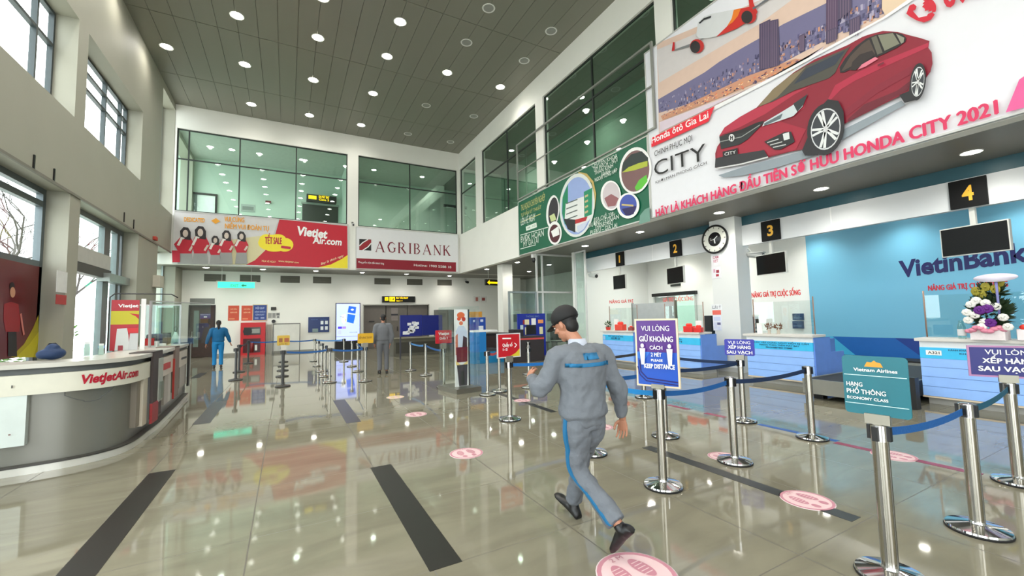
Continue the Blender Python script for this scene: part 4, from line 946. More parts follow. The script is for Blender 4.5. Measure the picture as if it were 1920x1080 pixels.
# fire hose cabinet (free standing against the wall)
t=thing('fire_cabinet','red fire hose cabinet standing against the back wall','fire cabinet',(-2.02,YL-.32,0))
bm=B(); box(bm,0,1.06,0,.3,.0,1.62); link('body',bm,M((196,20,30),.35),t)
boxo('upper_window',(.14,.86,-.012,0,1.0,1.38),M((60,60,58),.2),t,bevel=.004); boxo('lower_window',(.12,.86,-.012,0,.12,.82),M((70,14,18),.2),t)
bm=B(); tube(bm,[(.3,-.02,1.18),(.3,-.035,1.18)],.19,n=24); link('hose_reel',bm,BLACK,t)
boxo('hose_nozzle',(.48,.82,-.03,-.012,1.08,1.3),M((150,152,146),.4),t); boxo('extinguisher_label',(.62,.72,-.03,-.012,.22,.5),M((226,226,220),.5),t); 
bm=B(); tube(bm,[(.5,-.03,.14),(.5,-.03,.66)],.075,n=14); link('extinguisher',bm,M((120,20,24),.3),t)
# whiteboard on legs
t=thing('whiteboard','white standing board with thin dark frame beside the fire cabinet','whiteboard',(-.62,YL-.5,0))
boxo('panel',(.04,1.2,-.02,.02,.62,1.5),M((214,212,204),.4),t)
bm=B(); box(bm,0,.04,-.03,.03,.06,1.54); box(bm,1.2,1.24,-.03,.03,.06,1.54); box(bm,.04,1.2,-.03,.03,1.5,1.54); box(bm,.04,1.2,-.03,.03,.58,.62); link('frame',bm,M((110,108,104),.4,.4),t)
for xx in (.02,1.22): boxo('foot',(xx-.03,xx+.03,-.25,.25,0,.06),M((90,90,88),.4,.4),t)
t=thing('roller_shutter','ribbed grey panel between the fire cabinet and the whiteboard','panel',(-.93,YL-.1,0)); bm=B()
for k in range(4): box(bm,k*.07,k*.07+.055,-.03,.0,0.0,1.5)
link('ribs',bm,M((176,172,162),.5),t); boxo('backing',(0,.27,0,.04,0,1.5),M((140,138,130),.5),t)
# wall info board, lit totem
t=thing('info_board','dark blue wall board with four white squares left of the lit screen','board',(1.01,YL-.001,1.02))
boxo('panel',(0,1.03,-.05,0,0,.82),M((18,46,104),.3),t)
A=Art((0,-.05,0),(1,0,0),(0,0,1))
for x,y in ((.6,.42),(.82,.42),(.6,.12),(.82,.12)): A.rect(x,x+.14,y,y+.19,(226,232,236),up=False)
A.lay+=1; A.rect(.2,.48,.02,.2,(130,150,150)); A.text('THÔNG TIN',(.12,.66),(.45,.66),.05,(70,110,170)); A.text('CHUYẾN BAY',(.58,.66),(.92,.66),.05,(70,110,170)); A.build('print',t)
t=thing('display_totem','tall upright lit advertising screen with blue cartons on a black base','screen',(2.28,YL-.9,0))
sc=.965
boxo('housing',(0,1.26,0,.14,.5,2.56),M((40,42,48),.3),t); boxo('base',(-.02,1.28,-.1,.3,0,.5),M((16,16,18),.3),t)
def EMI(c,s=.95): return M(tuple(c),.3,0,s)
A=Art((0,-.002,0),(1,0,0),(0,0,1)); A.rect(.04,1.22,.53,2.52,EMI((176,190,250)))
A.poly([(.6,2.05),(.66,2.4),(1.04,2.34),(1.0,1.98)],EMI((20,86,224))); A.poly([(.56,1.55),(.6,1.97),(1.0,1.9),(.9,1.44)],EMI((24,96,232)))
A.ell(.84,2.2,.08,.05,EMI((220,230,250))); A.poly([(.3,1.6),(.3,1.9),(.5,1.95),(.52,1.62),(.42,1.4)],EMI((240,244,250))); A.poly([(.2,1.84),(.4,1.78),(.42,1.83)],EMI((90,80,90)))
A.poly([(.44,1.7),(.56,1.7),(.52,1.5)],EMI((230,220,120))); A.rect(.12,.32,1.18,1.3,EMI((70,50,190))); A.rect(.34,.52,1.18,1.3,EMI((150,120,210))); A.text('SỮA TƯƠI',(.7,.95),(1.1,.95),.05,EMI((70,90,200))); A.rect(.12,.28,.9,1.1,EMI((170,176,220)))
A.rect(.04,1.22,.75,.77,EMI((120,110,190))); A.build('picture',t)
# black/yellow doorway sign
t=thing('doorway_sign','black sign with yellow lettering over the wide grey doorway','sign',(4.86,YL,2.62))
boxo('box',(0,1.92,-.12,0,0,.36),M((14,14,14),.3),t)
A=Art((0,-.12,0),(1,0,0),(0,0,1)); Y2=EMI((250,205,10),1.2)
A.rect(.14,.34,.1,.3,Y2); A.rect(.4,.72,.06,.32,Y2); A.text('RA TÀU BAY',(.8,.21),(1.5,.21),.1,Y2,bold=.03); A.text('Gates 1 - 4',(.8,.06),(1.15,.06),.08,Y2,bold=.02); A.text('i',(.22,.14),(.26,.14),.12,(14,14,14)); A.text('1-4',(.46,.12),(.66,.12),.14,(14,14,14),bold=.02)
A.build('lettering',t)
# hanging sign with arrow, mint exit sign
t=thing('hanging_sign','black hanging sign with yellow arrow near the glass office','sign',(9.2,20.0,3.3),R(12))
boxo('box',(0,1.02,-.06,.06,.02,.34),M((14,14,14),.3),t)
A=Art((0,-.06,0),(1,0,0),(0,0,1)); A.poly([(.08,.16),(.24,.3),(.24,.21),(.9,.21),(.9,.11),(.24,.11),(.24,.05)],Y2); A.build('arrow',t)
for xx in (.2,.85): 
    bm=B(); tube(bm,[(xx,0,.34),(xx,0,.9)],.012); link('hanging_rod',bm,M((200,200,196),.4),t)
t=thing('hanging_sign','mint green glowing exit sign hanging near the back left','sign',(-2.82,23.2,3.24))
boxo('lit_panel',(0,1.45,-.03,.03,0,.28),M((60,236,196),.3,0,.75),t); boxo('top_rail',(-.06,1.52,-.03,.03,.28,.32),M((200,200,190),.4),t)
A=Art((0,-.031,0),(1,0,0),(0,0,1)); A.text('EXIT',(.5,.05),(.8,.05),.12,(30,150,120)); A.poly([(.9,.12),(1.0,.19),(1.0,.15),(1.12,.15),(1.12,.09),(1.0,.09),(1.0,.05)],(30,150,120)); A.build('lettering',t)
bm=B(); tube(bm,[(.15,0,.32),(.15,0,.96)],.01); link('hanging_rod',bm,M((210,210,206),.4),t); bm=B(); tube(bm,[(1.3,0,.32),(1.3,0,.96)],.01); link('hanging_rod',bm,M((210,210,206),.4),t)
notice((888,555),(900,567),1,YL-.002,(222,220,214),[(.3,.2,.4,.6,(176,110,100))],'left of two pale stickers on the back wall beyond the notice boards')
notice((901,556),(913,567),1,YL-.002,(222,220,214),[(.2,.3,.5,.5,(150,66,60))],'right of two pale stickers on the back wall, with a reddish drawing')
# far inspection area
def tb(name,label,cat,x0,x1,y0,y1,z0,z1,c,part='body',extra=(),bevel=.01,group=None):
    t=thing(name,label,cat,(x0,y0,0),group=group); boxo(part,(0,x1-x0,0,y1-y0,z0,z1),M(c,.45),t,bevel=bevel)
    for nm,d,cc in extra: boxo(nm,d,M(cc,.4),t)
    return t
tb('grey_cabinet','tall grey machine cabinet against the back wall by the doorway','cabinet',7.96,9.25,24.2,24.95,0,2.14,(112,112,106),extra=(('door_gap',(.63,.645,-.004,0,.1,2.05),(80,80,76)),('vent',(.1,.5,-.012,0,1.7,1.95),(90,90,86)),('base',(0.02,1.27,-.01,0,0,.08),(60,60,58))))
t=tb('monitor_cart','dark cabinet with a black monitor beside the tall grey machine','cabinet',7.6,8.5,20.6,21.2,0,.9,(96,92,86)); boxo('monitor',(.3,.85,.1,.16,1.1,1.6),M((34,40,38),.3),t); boxo('monitor_stand',(.52,.62,.1,.2,.9,1.12),BLACK,t)
t=thing('notice_board','wide dark blue board covered with white papers, behind the belt posts','notice board',(4.02,17,0))
boxo('left_panel',(0,.9,0,.05,.92,1.78),M((22,34,120),.35),t); boxo('right_panel',(.9,1.75,-.06,-.01,.94,1.76),M((16,30,110),.35),t)
bm=B(); box(bm,0,.05,.05,.1,0,1.78); link('leg',bm,M((60,60,70),.4),t); bm=B(); box(bm,1.68,1.74,.0,.05,0,1.76); link('leg',bm,M((60,60,70),.4),t)
A=Art((0,0,0),(1,0,0),(0,0,1)); rn=random.Random(2)
for k in range(16): 
    x=.08+rn.random()*.55; y=.98+rn.random()*.42; A.lay=2+k%6; A.rect(x,x+.16,y,y+.11,(226,228,232)); A.lay=2+k%6; A.rect(x+.02,x+.13,y+.04,y+.06,(70,76,120)) if k%2 else None
A.build('papers',t)
tb('inspection_table','long dark grey table under the blue board of papers','table',4.1,6.9,18.6,19.4,.0,.74,(92,90,78),extra=(('table_top',(-.02,2.82,-.02,.82,.74,.78),(120,116,98)),('shelf_gap',(.1,2.7,-.004,0,.12,.6),(64,62,54))))
t=tb('xray_machine','dark baggage scanner with a blue hood in the middle distance','scanner',6.1,7.7,14.6,15.6,.35,1.0,(34,32,34)); boxo('blue_hood',(.0,.6,0,.7,1.0,1.62),M((28,70,160),.4),t); boxo('orange_box',(.02,.5,.1,.6,1.63,1.84),M((196,140,50),.5),t); boxo('tunnel',(.1,1.5,-.02,0,.45,.9),M((66,52,50),.5),t)
for xx in (.1,1.45): boxo('leg',(xx,xx+.08,.1,.9,0,.35),M((60,60,60),.4),t)
A=Art((0,-.001,0),(1,0,0),(0,0,1)); A.rect(.08,.16,1.45,1.53,(200,210,230)); A.rect(.38,.5,1.45,1.54,(200,210,230)); A.rect(.3,.5,1.08,1.3,(226,232,240)); A.build('stickers',t)
t=thing('blue_counter','cyan and blue low counter behind the clear display case','counter',(5.75,13.6,0)); boxo('body',(0,1.2,0,.6,0,.4),M((20,120,170),.4),t); boxo('upper',(0,.5,0,.5,.4,1.1),M((26,120,190),.4),t); boxo('top',(0,.95,0,.6,1.1,1.16),WHT,t); boxo('shelf',(.5,.95,0,.6,.4,.5),M((60,60,64),.4),t)
t=tb('desk','cluttered dark work desk between the case and the blue notice board','desk',7.0,8.3,13.0,13.7,.0,.9,(48,42,42)); boxo('stuff_box',(.1,.5,.1,.5,.9,1.15),M((40,36,40),.5),t); boxo('screen',(.7,1.1,.2,.25,.95,1.3),BLACK,t); boxo('red_strip',(.0,1.3,-.01,0,.78,.84),M((200,80,76),.4),t)
# blue notice board on legs with notes
t=thing('notice_board','upright blue notice board with many small notes, left of the glass office','notice board',(7.72,13.9,0)); boxo('panel',(0,1.24,0,.06,.08,1.72),M((18,40,150),.35),t)
for xx in (.05,1.15): boxo('foot',(xx,xx+.05,-.2,.26,0,.08),M((120,120,120),.4,.5),t)
A=Art((0,0,0),(1,0,0),(0,0,1))
for x,y,w_,h_,c in ((.3,1.3,.2,.2,(230,220,180)),(.22,1.32,.08,.16,(150,30,40)),(.6,1.28,.2,.26,WHT),(.9,1.34,.24,.14,(230,150,90)),(.1,.95,.13,.34,(200,220,226)),(.3,.92,.2,.28,(232,226,190)),(.62,.92,.18,.28,WHT),(.95,.92,.16,.28,(230,224,180)),(.5,.65,.18,.2,(230,226,190)),(.8,.66,.3,.14,(220,200,110)),(.94,.38,.14,.2,WHT),(.74,.38,.1,.18,(216,50,40)),(.28,.3,.1,.4,(180,210,220)),(.3,.16,.2,.08,(236,160,120))): A.rect(x,x+w_,y,y+h_,c)
A.text('THÔNG BÁO',(.35,1.58),(.95,1.58),.07,(120,150,190)); A.build('notes',t)
bm=B(); box(bm,7.9,9.3,11.9,11.94,.5,.58); tag(link('barrier_board',bm,M((206,70,60),.4)),'low red and white horizontal strip in front of the blue notice board','barrier') if 0 else bm.free()

# glass display case with cardboard cut-out
t=thing('display_case','clear glass display case with a person poster inside, on a steel base','display case',(3.17,8.42,0),R(9))
bm=B(); box(bm,0,.62,0,.85,0,.10); link('base',bm,M((130,126,116),.3,.7),t)
bm=B()
for f in (((.02,.02),(.6,.02)),((.02,.02),(.02,.83)),((.6,.02),(.6,.83)),((.02,.83),(.6,.83))):
    (x0,y0),(x1,y1)=f; bm.faces.new([bm.verts.new(p_) for p_ in ((x0,y0,.1),(x1,y1,.1),(x1,y1,1.86),(x0,y0,1.86))])
link('glass_walls',bm,CLEAR,t)
boxo('dark_edge',(.50,.53,.32,.36,.1,1.8),M((40,40,42),.3),t)
boxo('poster_board',(.16,.5,.34,.36,.1,1.8),M((238,236,236),.5),t)
A=Art((.27,.34,.01),(1,0,0),(0,0,1))
A.ell(.05,1.66,.1,.07,(230,110,60)); A.ell(.0,1.58,.05,.04,(226,90,50)); A.ell(.12,1.57,.05,.05,(200,60,40)); A.ell(.05,1.48,.05,.045,(226,120,80))
A.poly([(-.02,1.42),(.12,1.42),(.2,1.3),(.2,.95),(-.08,.95),(-.09,1.3)],(206,214,232)); A.poly([(.1,1.2),(.2,1.15),(.2,.75),(.06,.78)],(70,46,50)); A.poly([(-.1,1.2),(-.04,1.25),(-.04,.8),(-.1,.78)],(200,110,80))
A.poly([(-.09,.95),(.21,.95),(.2,.62),(-.07,.62)],(110,30,44)); A.poly([(-.1,.66),(.05,.54),(.21,.64),(.2,.56),(.05,.44),(-.09,.57)],(240,210,130)); A.poly([(-.07,.56),(.2,.56),(.18,.1),(-.02,.1)],(70,60,66)); A.poly([(.03,.42),(.1,.42),(.12,.12),(.02,.12)],(50,52,50)); A.build('poster',t)

# ================================================================ FLOOR MARKS
def tape(x0,x1,y0,y1,c,label,cat='floor tape'):
    bm=B(); box(bm,x0,x1,y0,y1,0.0008,.0022); return tag(link('floor_tape',bm,M(c,.3)),label,cat)
tape(-1.29,-1.06,3.6,5.96,(30,28,26),'black floor stripe nearest the camera on the left'); tape(-1.31,-1.07,8.39,10.55,(74,74,76),'grey-black floor stripe on the left beside the curved counter')
tape(.82,1.04,2.7,4.85,(32,31,28),'black floor stripe in the centre nearest the camera'); tape(.84,1.06,7.1,9.26,(58,58,62),'dark floor stripe in the centre, beyond the near one')
tape(-2.5,-2.28,15.5,17.0,(26,26,28),'short black stripe far left before the person in blue'); tape(3.78,3.92,1.68,3.8,(30,32,30),'long black floor stripe running under the nearest belt lane')
tape(3.9,4.02,5.95,8.4,(24,24,26),'thin black stripe beyond the walking man, toward the glass case')
tape(5.82,5.92,1.5,1.98,(140,44,70),'dark red tape piece nearest the first desk',); tape(5.82,5.92,2.35,2.72,(140,44,70),'dark red tape piece under the teal sign lane'); tape(5.9,6.0,2.73,3.7,(24,74,150),'blue tape strip between two post bases')
tape(5.88,5.98,4.2,4.55,(140,40,60),'dark red tape dash behind the purple sign, right one'); tape(5.88,5.98,4.85,5.3,(140,40,60),'dark red tape dash behind the purple sign, left one')
def sticker(x,y,r,label,c=(190,128,142),g='round floor stickers'):
    t=thing('floor_sticker',label,'floor sticker',(x,y,0),group=g)
    bm=B(); lathe(bm,[(0,.0022),(r,.0022),(r,.0006)],n=36); link('disc',bm,M((226,206,206),.3),t)
    A=Art((0,0,.0022),(1,0,0),(0,1,0),step=.0004)
    A.ell(0,0,r*.97,r*.97,c); A.ell(0,0,r*.86,r*.86,(222,190,192)); 
    for sx in (-1,1):
        A.ell(sx*r*.32,r*.15,r*.2,r*.42,c,rot=sx*8); A.ell(sx*r*.28,-r*.5,r*.14,r*.18,c)
        for k in range(5): A.stroke([(sx*r*.32-r*.14,-r*.1+k*r*.12),(sx*r*.32+r*.14,-r*.08+k*r*.12)],r*.03,(222,190,192),up=False)
        A.lay+=1
    A.text('2 M',(-r*.2,r*.66),(r*.2,r*.66),r*.16,c); A.build('print',t)
sticker(1.92,2.02,.25,'pink round footprint sticker under the walking man'); sticker(1.9,4.75,.2,'pink footprint sticker ahead-left of the walking man'); sticker(1.94,7.1,.18,'pink footprint sticker in line beyond the near ones')
sticker(2.0,8.9,.18,'pale yellowish footprint sticker, farthest in the centre',(206,190,120)); sticker(3.98,4.8,.18,'pink footprint sticker just right of the walking man'); sticker(3.9,2.05,.2,'pink footprint sticker on the long black stripe')
sticker(4.3,3.1,.16,'pink footprint sticker under the post base in the lane'); sticker(5.86,2.16,.2,'whitish pink sticker between two dark red tapes'); sticker(4.0,7.1,.16,'red-pink sticker near the red airline sign post')

# ================================================================ LEFT COUNTER
CT=1.2
prof=[(-4.4,6.66),(-3.4,6.66),(-2.7,6.66),(-2.3,6.72),(-2.05,6.82),(-1.88,6.98),(-1.79,7.2),(-1.76,7.5),(-1.76,8.0),(-1.76,8.6),(-1.84,10.2),(-1.92,11.6)]
def cat(P,n=4):
    out=[]
    for i in range(len(P)-1):
        p0=P[max(i-1,0)];p1=P[i];p2=P[i+1];p3=P[min(i+2,len(P)-1)]
        for k in range(n):
            t=k/n; out.append(tuple(.5*((2*b)+(-a+c)*t+(2*a-5*b+4*c-d)*t*t+(-a+3*b-3*c+d)*t**3) for a,b,c,d in zip(p0,p1,p2,p3)))
    out.append(P[-1]); return out
pc=cat(prof,5)
def offs(P,d):
    out=[]
    for i,p in enumerate(P):
        a=Vector(P[max(i-1,0)]); b=Vector(P[min(i+1,len(P)-1)]); t=(b-a).normalized(); out.append((p[0]+t.y*d,p[1]-t.x*d))
    return out
def ribbon(bm,P,z0,z1,d0,d1,mi=0):
    """solid strip following the curve between offsets d0..d1"""
    A_=offs(P,d0); B_=offs(P,d1); n=len(P)
    V=[[bm.verts.new((*q,z)) for q in L for z in (z0,z1)] for L in (A_,B_)]
    for i in range(n-1):
        a0,a1,b0,b1=V[0][2*i],V[0][2*i+1],V[1][2*i],V[1][2*i+1]; c0,c1,d0_,d1_=V[0][2*i+2],V[0][2*i+3],V[1][2*i+2],V[1][2*i+3]
        for f in ((a0,c0,c1,a1),(b0,b1,d1_,d0_),(a1,c1,d1_,b1),(a0,b0,d0_,c0)): 
            g=bm.faces.new(f); g.material_index=mi
    for i in (0,n-1): bm.faces.new((V[0][2*i],V[0][2*i+1],V[1][2*i+1],V[1][2*i]))
t=thing('service_counter','long curved silver-white airline service counter along the left','counter',(0,0,0))
SILV=M((124,124,116),.3,.3,var=.04,scale=2)
bm=B(); ribbon(bm,pc,.08,1.02,-.3,-.06); link('body',bm,SILV,t,smooth=True)
bm=B(); ribbon(bm,pc,0,.08,-.3,.02); link('plinth',bm,M((206,206,198),.2,.2),t,smooth=True)
bm=B(); ribbon(bm,pc,.085,.1,-.3,.03); link('plinth_line',bm,M((60,58,54),.4),t)
bm=B(); ribbon(bm,pc,CT-.05,CT,-.6,.06); link('counter_top',bm,M((196,194,184),.25),t,smooth=True)
bm=B(); ribbon(bm,pc,1.08,CT-.05,-.3,-.02); link('shadow_gap',bm,M((90,94,94),.5),t,smooth=True)
i1=[i for i,p in enumerate(pc) if p[0]>-1.95 and p[1]>6.9][0]
bm=B(); ribbon(bm,pc[:44],.86,1.08,-.08,.04); link('upper_fascia',bm,M((214,212,196),.4),t,smooth=True)
bm=B(); ribbon(bm,pc[:13],.32,.86,-.07,.035); link('lower_panel',bm,M((206,216,212),.35),t,smooth=True)
bm=B(); ribbon(bm,pc[44:],.78,1.08,-.08,.04); link('upper_fascia',bm,M((206,196,184),.4),t,smooth=True)
# pilasters and niches on the long front
def fx(y):
    for a,b in zip(pc[20:],pc[21:]):
        if a[1]<=y<=b[1]: return a[0]+(b[0]-a[0])*(y-a[1])/(b[1]-a[1])
    return -1.9
for k,(y0,y1,z0,z1,c,nm) in enumerate(((7.55,7.75,.22,.86,(196,188,170),'pilaster'),(7.4,7.55,.24,.86,(120,112,98),'niche'),(8.75,9.0,.3,.78,(168,160,150),'pilaster'),(9.0,9.25,.3,.78,(196,190,180),'pilaster'),(9.95,10.1,.34,.78,(150,142,132),'pilaster'),(10.35,10.75,.36,.78,(168,160,152),'pilaster'),(10.9,11.1,.36,.78,(150,142,134),'pilaster'))):
    x=fx((y0+y1)/2); boxo(nm,(x-.1,x+(.03 if nm=='pilaster' else .0),y0,y1,z0,z1),M(c,.4),t)
boxo('wing_wall',(-2.42,-1.95,11.55,11.62,.0,1.15),M((150,150,146),.4),t)
# lettering following the curve: VietJetAir.com
def curvetext(s,P,s0,z,length,h,c,parent,name,bold=.04,slant=.15):
    vs,fs=_textmesh(s,bold); x0=min(v[0] for v in vs); x1=max(v[0] for v in vs); k=length/(x1-x0)
    L=[0]
    for a,b in zip(P,P[1:]): L.append(L[-1]+math.dist(a,b))
    def at(u):
        u=max(0,min(L[-1]-1e-4,u)); 
        for i in range(len(L)-1):
            if L[i]<=u<=L[i+1]: 
                f=(u-L[i])/(L[i+1]-L[i]); return (P[i][0]+(P[i+1][0]-P[i][0])*f,P[i][1]+(P[i+1][1]-P[i][1])*f)
    bm=B(); nv=[]
    for x,y in vs: 
        q_=at(s0+(x-x0)*k+slant*y*h/.7); nv.append(bm.verts.new((*q_,z+y*h/.7)))
    for f in fs:
        try: bm.faces.new([nv[j] for j in f])
        except ValueError: pass
    return link(name,bm,M(c,.4),parent,recalc=False)
P_=offs(pc,.0445); L=[0]
for a,b in zip(P_,P_[1:]): L.append(L[-1]+math.dist(a,b))
# start at pixel x=148 -> around y 6.85
i0=min(range(len(P_)),key=lambda i:abs(P_[i][0]+2.12)+(0 if P_[i][1]<7 else 9)); s0=L[i0]
curvetext('VietJetAir.com',P_,s0,.935,.72,.10,(176,16,44),t,'lettering')
# scuffs on the lower white panel
A=Art((0,6.618,0),(1,0,0),(0,0,1))
for x,z,w_,h_,c in ((-3.02,.80,.03,.05,(70,60,56)),(-2.98,.82,.03,.02,(60,50,46)),(-3.01,.7,.008,.03,(80,70,66)),(-2.74,.75,.03,.02,(150,50,46)),(-2.62,.95,.012,.03,(80,76,70)),(-2.62,.45,.018,.012,(110,60,56)),(-3.1,.42,.14,.004,(150,156,152))): A.rect(x,x+w_,z,z+h_,c)
A.build('scuff_marks',t)
# sagging cable on the counter front
bm=B(); pts=[]
for k in range(13):
    u=k/12; q_=offs(pc,.012); i=int(16+u*9); pts.append((q_[i][0],q_[i][1],.86-.16*4*u*(1-u)*.9))
tube(bm,pts,.005,n=6); link('hanging_cable',bm,M((90,92,90),.5),t)

# red backdrop behind the counter
t=thing('backdrop_board','dark red backdrop board with yellow swoosh behind the counter end','backdrop',(-4.4,9.2,0),0)
boxo('panel',(-.5,-.44,-1.6,3.93,1.0,2.94),M((96,4,16),.3),t)
for yy in (-1.5,3.8): boxo('leg',(-.5,-.44,yy-.04,yy+.04,0,1.0),M((60,60,60),.4),t)
A=Art((-.44,0,0),(0,1,0),(0,0,1),pix=(0,-4.84,(-4.4,9.2,0)))
A.poly([(20,670),(45,645),(62,615),(72,590),(72,670)],(176,160,16),True); A.poly([(30,670),(55,645),(72,622),(72,640),(62,670)],(200,186,24),True)
A.poly([(7,570),(20,566),(34,570),(38,600),(36,622),(10,622),(6,600)],(150,10,24),True); pell3=lambda cx,cy,rx,ry,c:A.poly([(cx+rx*math.cos(k*.35),cy+ry*math.sin(k*.35)) for k in range(18)],c,True)
pell3(22,537,5,8,(24,18,20)); pell3(23,548,5,10,(196,140,110)); A.poly([(14,622),(30,622),(31,668),(14,668)],(20,12,14),True); A.stroke([(38,588),(41,610),(44,628)],.06,(210,120,110),True)
A.build('picture',t)
# pull-up poster stand on the counter, acrylic box, partitions
t=thing('poster_stand','red and yellow advertising display stand on the curved counter','poster stand',(-2.5,9.0,CT+.001),R(6))
boxo('board',(0,.34,0,.02,.0,.82),M((176,10,30),.4),t); A=Art((0,0,0),(1,0,0),(0,0,1))
A.rect(0,.34,.42,.64,(196,186,20)); A.poly([(.22,.6),(.34,.58),(.34,.5),(.3,.55)],(190,20,30)); A.text('Vietjet',(.08,.70),(.33,.70),.05,WHT,bold=.03)
A.poly([(.06,.0),(.08,.35),(.2,.36),(.22,.24),(.24,.0)],(206,208,206)); A.poly([(.22,.0),(.24,.27),(.34,.27),(.34,.0)],(196,198,198)); A.poly([(.2,.36),(.34,.36),(.34,.28),(.22,.28)],(206,30,36)); A.rect(.1,.16,.0,.08,(150,50,60)); A.build('picture',t)
bm=B(); tube(bm,[(-.02,-.02,0),(-.02,-.02,.86),(.04,-.02,.92),(.75,-.02,.92),(.84,-.02,.86)],.01); link('tube_frame',bm,M((60,60,60),.4,.5),t)
boxo('white_post',(.36,.42,.02,.06,0,.84),WHT,t)
t=thing('glass_partition','clear glass screen with white edge standing on the counter','glass screen',(-2.16,9.7,CT+.001),R(62))
boxo('sheet',(0,1.5,-.004,.004,.0,.82),CLEAR,t); bm=B(); box(bm,-.015,.015,-.015,.015,0,.84); box(bm,-.015,1.5,-.012,.012,.82,.84); link('frame',bm,M((190,190,190),.3,.3),t)
t=thing('glass_partition','second clear glass screen farther along the counter','glass screen',(-2.15,11.1,CT+.001),R(4)); 
# far kiosk-height counter segment with its partition
boxo('sheet',(-.55,.15,-.004,.004,.0,.8),CLEARG,t); bm=B(); box(bm,.15,.18,-.015,.015,0,.82); box(bm,-.55,.15,-.012,.012,.8,.82); link('frame',bm,M((190,190,190),.3,.3),t)
# bags and papers on the counter
t=thing('bag','dark blue soft bag lying on the counter below the red backdrop','bag',(-2.52,7.2,CT+.004),R(30))
bm=B(); sphere(bm,(0,0,.075),.12,.1,.075,n=18); sphere(bm,(.0,0,.12),.07,.07,.08,n=14); sphere(bm,(-.07,0,.07),.07,.08,.06,n=14); o=link('body',bm,M((20,48,88),.6,bump=.3,scale=20),t,smooth='all')
o.modifiers.new('r','REMESH').voxel_size=.012; o.modifiers['r'].use_smooth_shade=True
bm=B(); tube(bm,[(-.05,0,.16),(-.03,0,.2),(.02,0,.2),(.04,0,.17)],.008); link('handle',bm,BLACK,t)
for k,(x,y,h_,l) in enumerate(((-2.38,7.75,.16,'tall clear stand at the middle of the counter, left one'),(-2.28,7.9,.13,'tall clear stand at the middle of the counter, right one'))):
    t=thing('leaflet_holder',l,'leaflet holder',(x,y,CT+.001)); boxo('sleeve',(-.03,.03,-.02,.02,0,h_),CLEARG,t); boxo('leaflet',(-.025,.025,-.005,.005,.005,h_*1.2),M((226,228,226),.5),t)
t=thing('paper_tray','small red and white box on the counter behind the glass screen','box',(-2.2,9.9,CT+.001)); boxo('tray',(-.12,.12,-.08,.08,0,.1),M((232,232,228),.5),t); boxo('red_card',(-.1,.08,-.085,-.08,.03,.16),M((190,40,36),.5),t)
t=thing('paper_stack','white papers lying on the counter behind the glass screen','papers',(-2.22,10.35,CT+.001),R(20)); boxo('sheets',(-.15,.15,-.1,.1,0,.04),WHT,t)
t=thing('ticket_printer','dark grey printer hump behind the glass screen on the counter','printer',(-2.27,10.8,CT+.001)); bm=B(); box(bm,-.17,.17,-.14,.14,0,.22,bevel=.04); link('body',bm,M((84,90,92),.5),t); boxo('paper_slot',(-.1,.1,-.15,-.14,.1,.13),BLACK,t)
t=thing('paper_bag','small white cone-shaped paper bag at the far end of the counter','bag',(-2.1,11.35,CT+.001)); bm=B(); lathe(bm,[(0,0),(.08,0),(.07,.1),(.02,.24),(0,.24)],n=12); link('body',bm,WHT,t); bm=B(); tube(bm,[(0,0,.22),(.03,0,.32),(.0,0,.36),(-.03,0,.32),(0,0,.22)],.006); link('handle',bm,BLACK,t)
# things hanging on the counter front: dark rail bag panels
for k,(y,w_,z0,z1,c,l) in enumerate(((8.05,.5,.26,1.15,(62,50,48),'dark brown cover hanging over the counter front beside the airline lettering'),(9.55,.32,.32,1.13,(128,112,104),'taupe cloth hanging over the counter front, middle one'),(11.2,.12,.3,1.1,(40,36,36),'narrow dark strip hanging at the far counter end'))):
    x=fx(y); t=thing('hanging_cover',l,'cover',(x,y,0))
    boxo('front_sheet',(.045,.075,-w_/2,w_/2,z0,CT+.01),M(c,.5),t); boxo('top_flap',(-.2,.075,-w_/2,w_/2,CT+.002,CT+.014),M(c,.5),t)
    if k==0: boxo('red_label',(.055,.085,-w_/2-.02,w_/2-.2,z0-.06,z0+.22),M((150,24,30),.4),t); boxo('pale_pocket',(.076,.09,.02,.24,.46,1.1),M((168,172,164),.5),t); boxo('bottle_net',(.09,.11,.05,.2,.5,.75),M((120,128,118),.6),t)
    if k==1: boxo('red_edge',(.05,.078,-w_/2-.03,-w_/2,z0-.02,1.0),M((176,50,40),.4),t)
t=thing('red_label_plate','red label on the cream fascia of the counter past the brown cover','label',(fx(8.75)+.045,8.75,.93)); boxo('plate',(0,.006,-.25,.25,-.05,.05),M((190,36,30),.4),t)
t=thing('slot_plate','dark slot on the fascia near the far counter end','slot',(fx(10.5)+.045,10.5,.93)); boxo('plate',(0,.006,-.3,.3,-.02,.02),M((40,36,34),.4),t)
t=thing('drawer_unit','pale drawer unit beside the brown door, beyond the counter','drawers',(-3.2,16.2,0)); boxo('body',(0,.5,0,.6,0,1.0),M((190,196,190),.5),t)
for k in range(4): boxo('drawer',(.02,.48,-.015,0,.06+k*.23,.26+k*.23),M((206,210,204),.4),t)
boxo('black_rack',(-.1,.0,-.02,.5,0,1.35),BLACK,t)
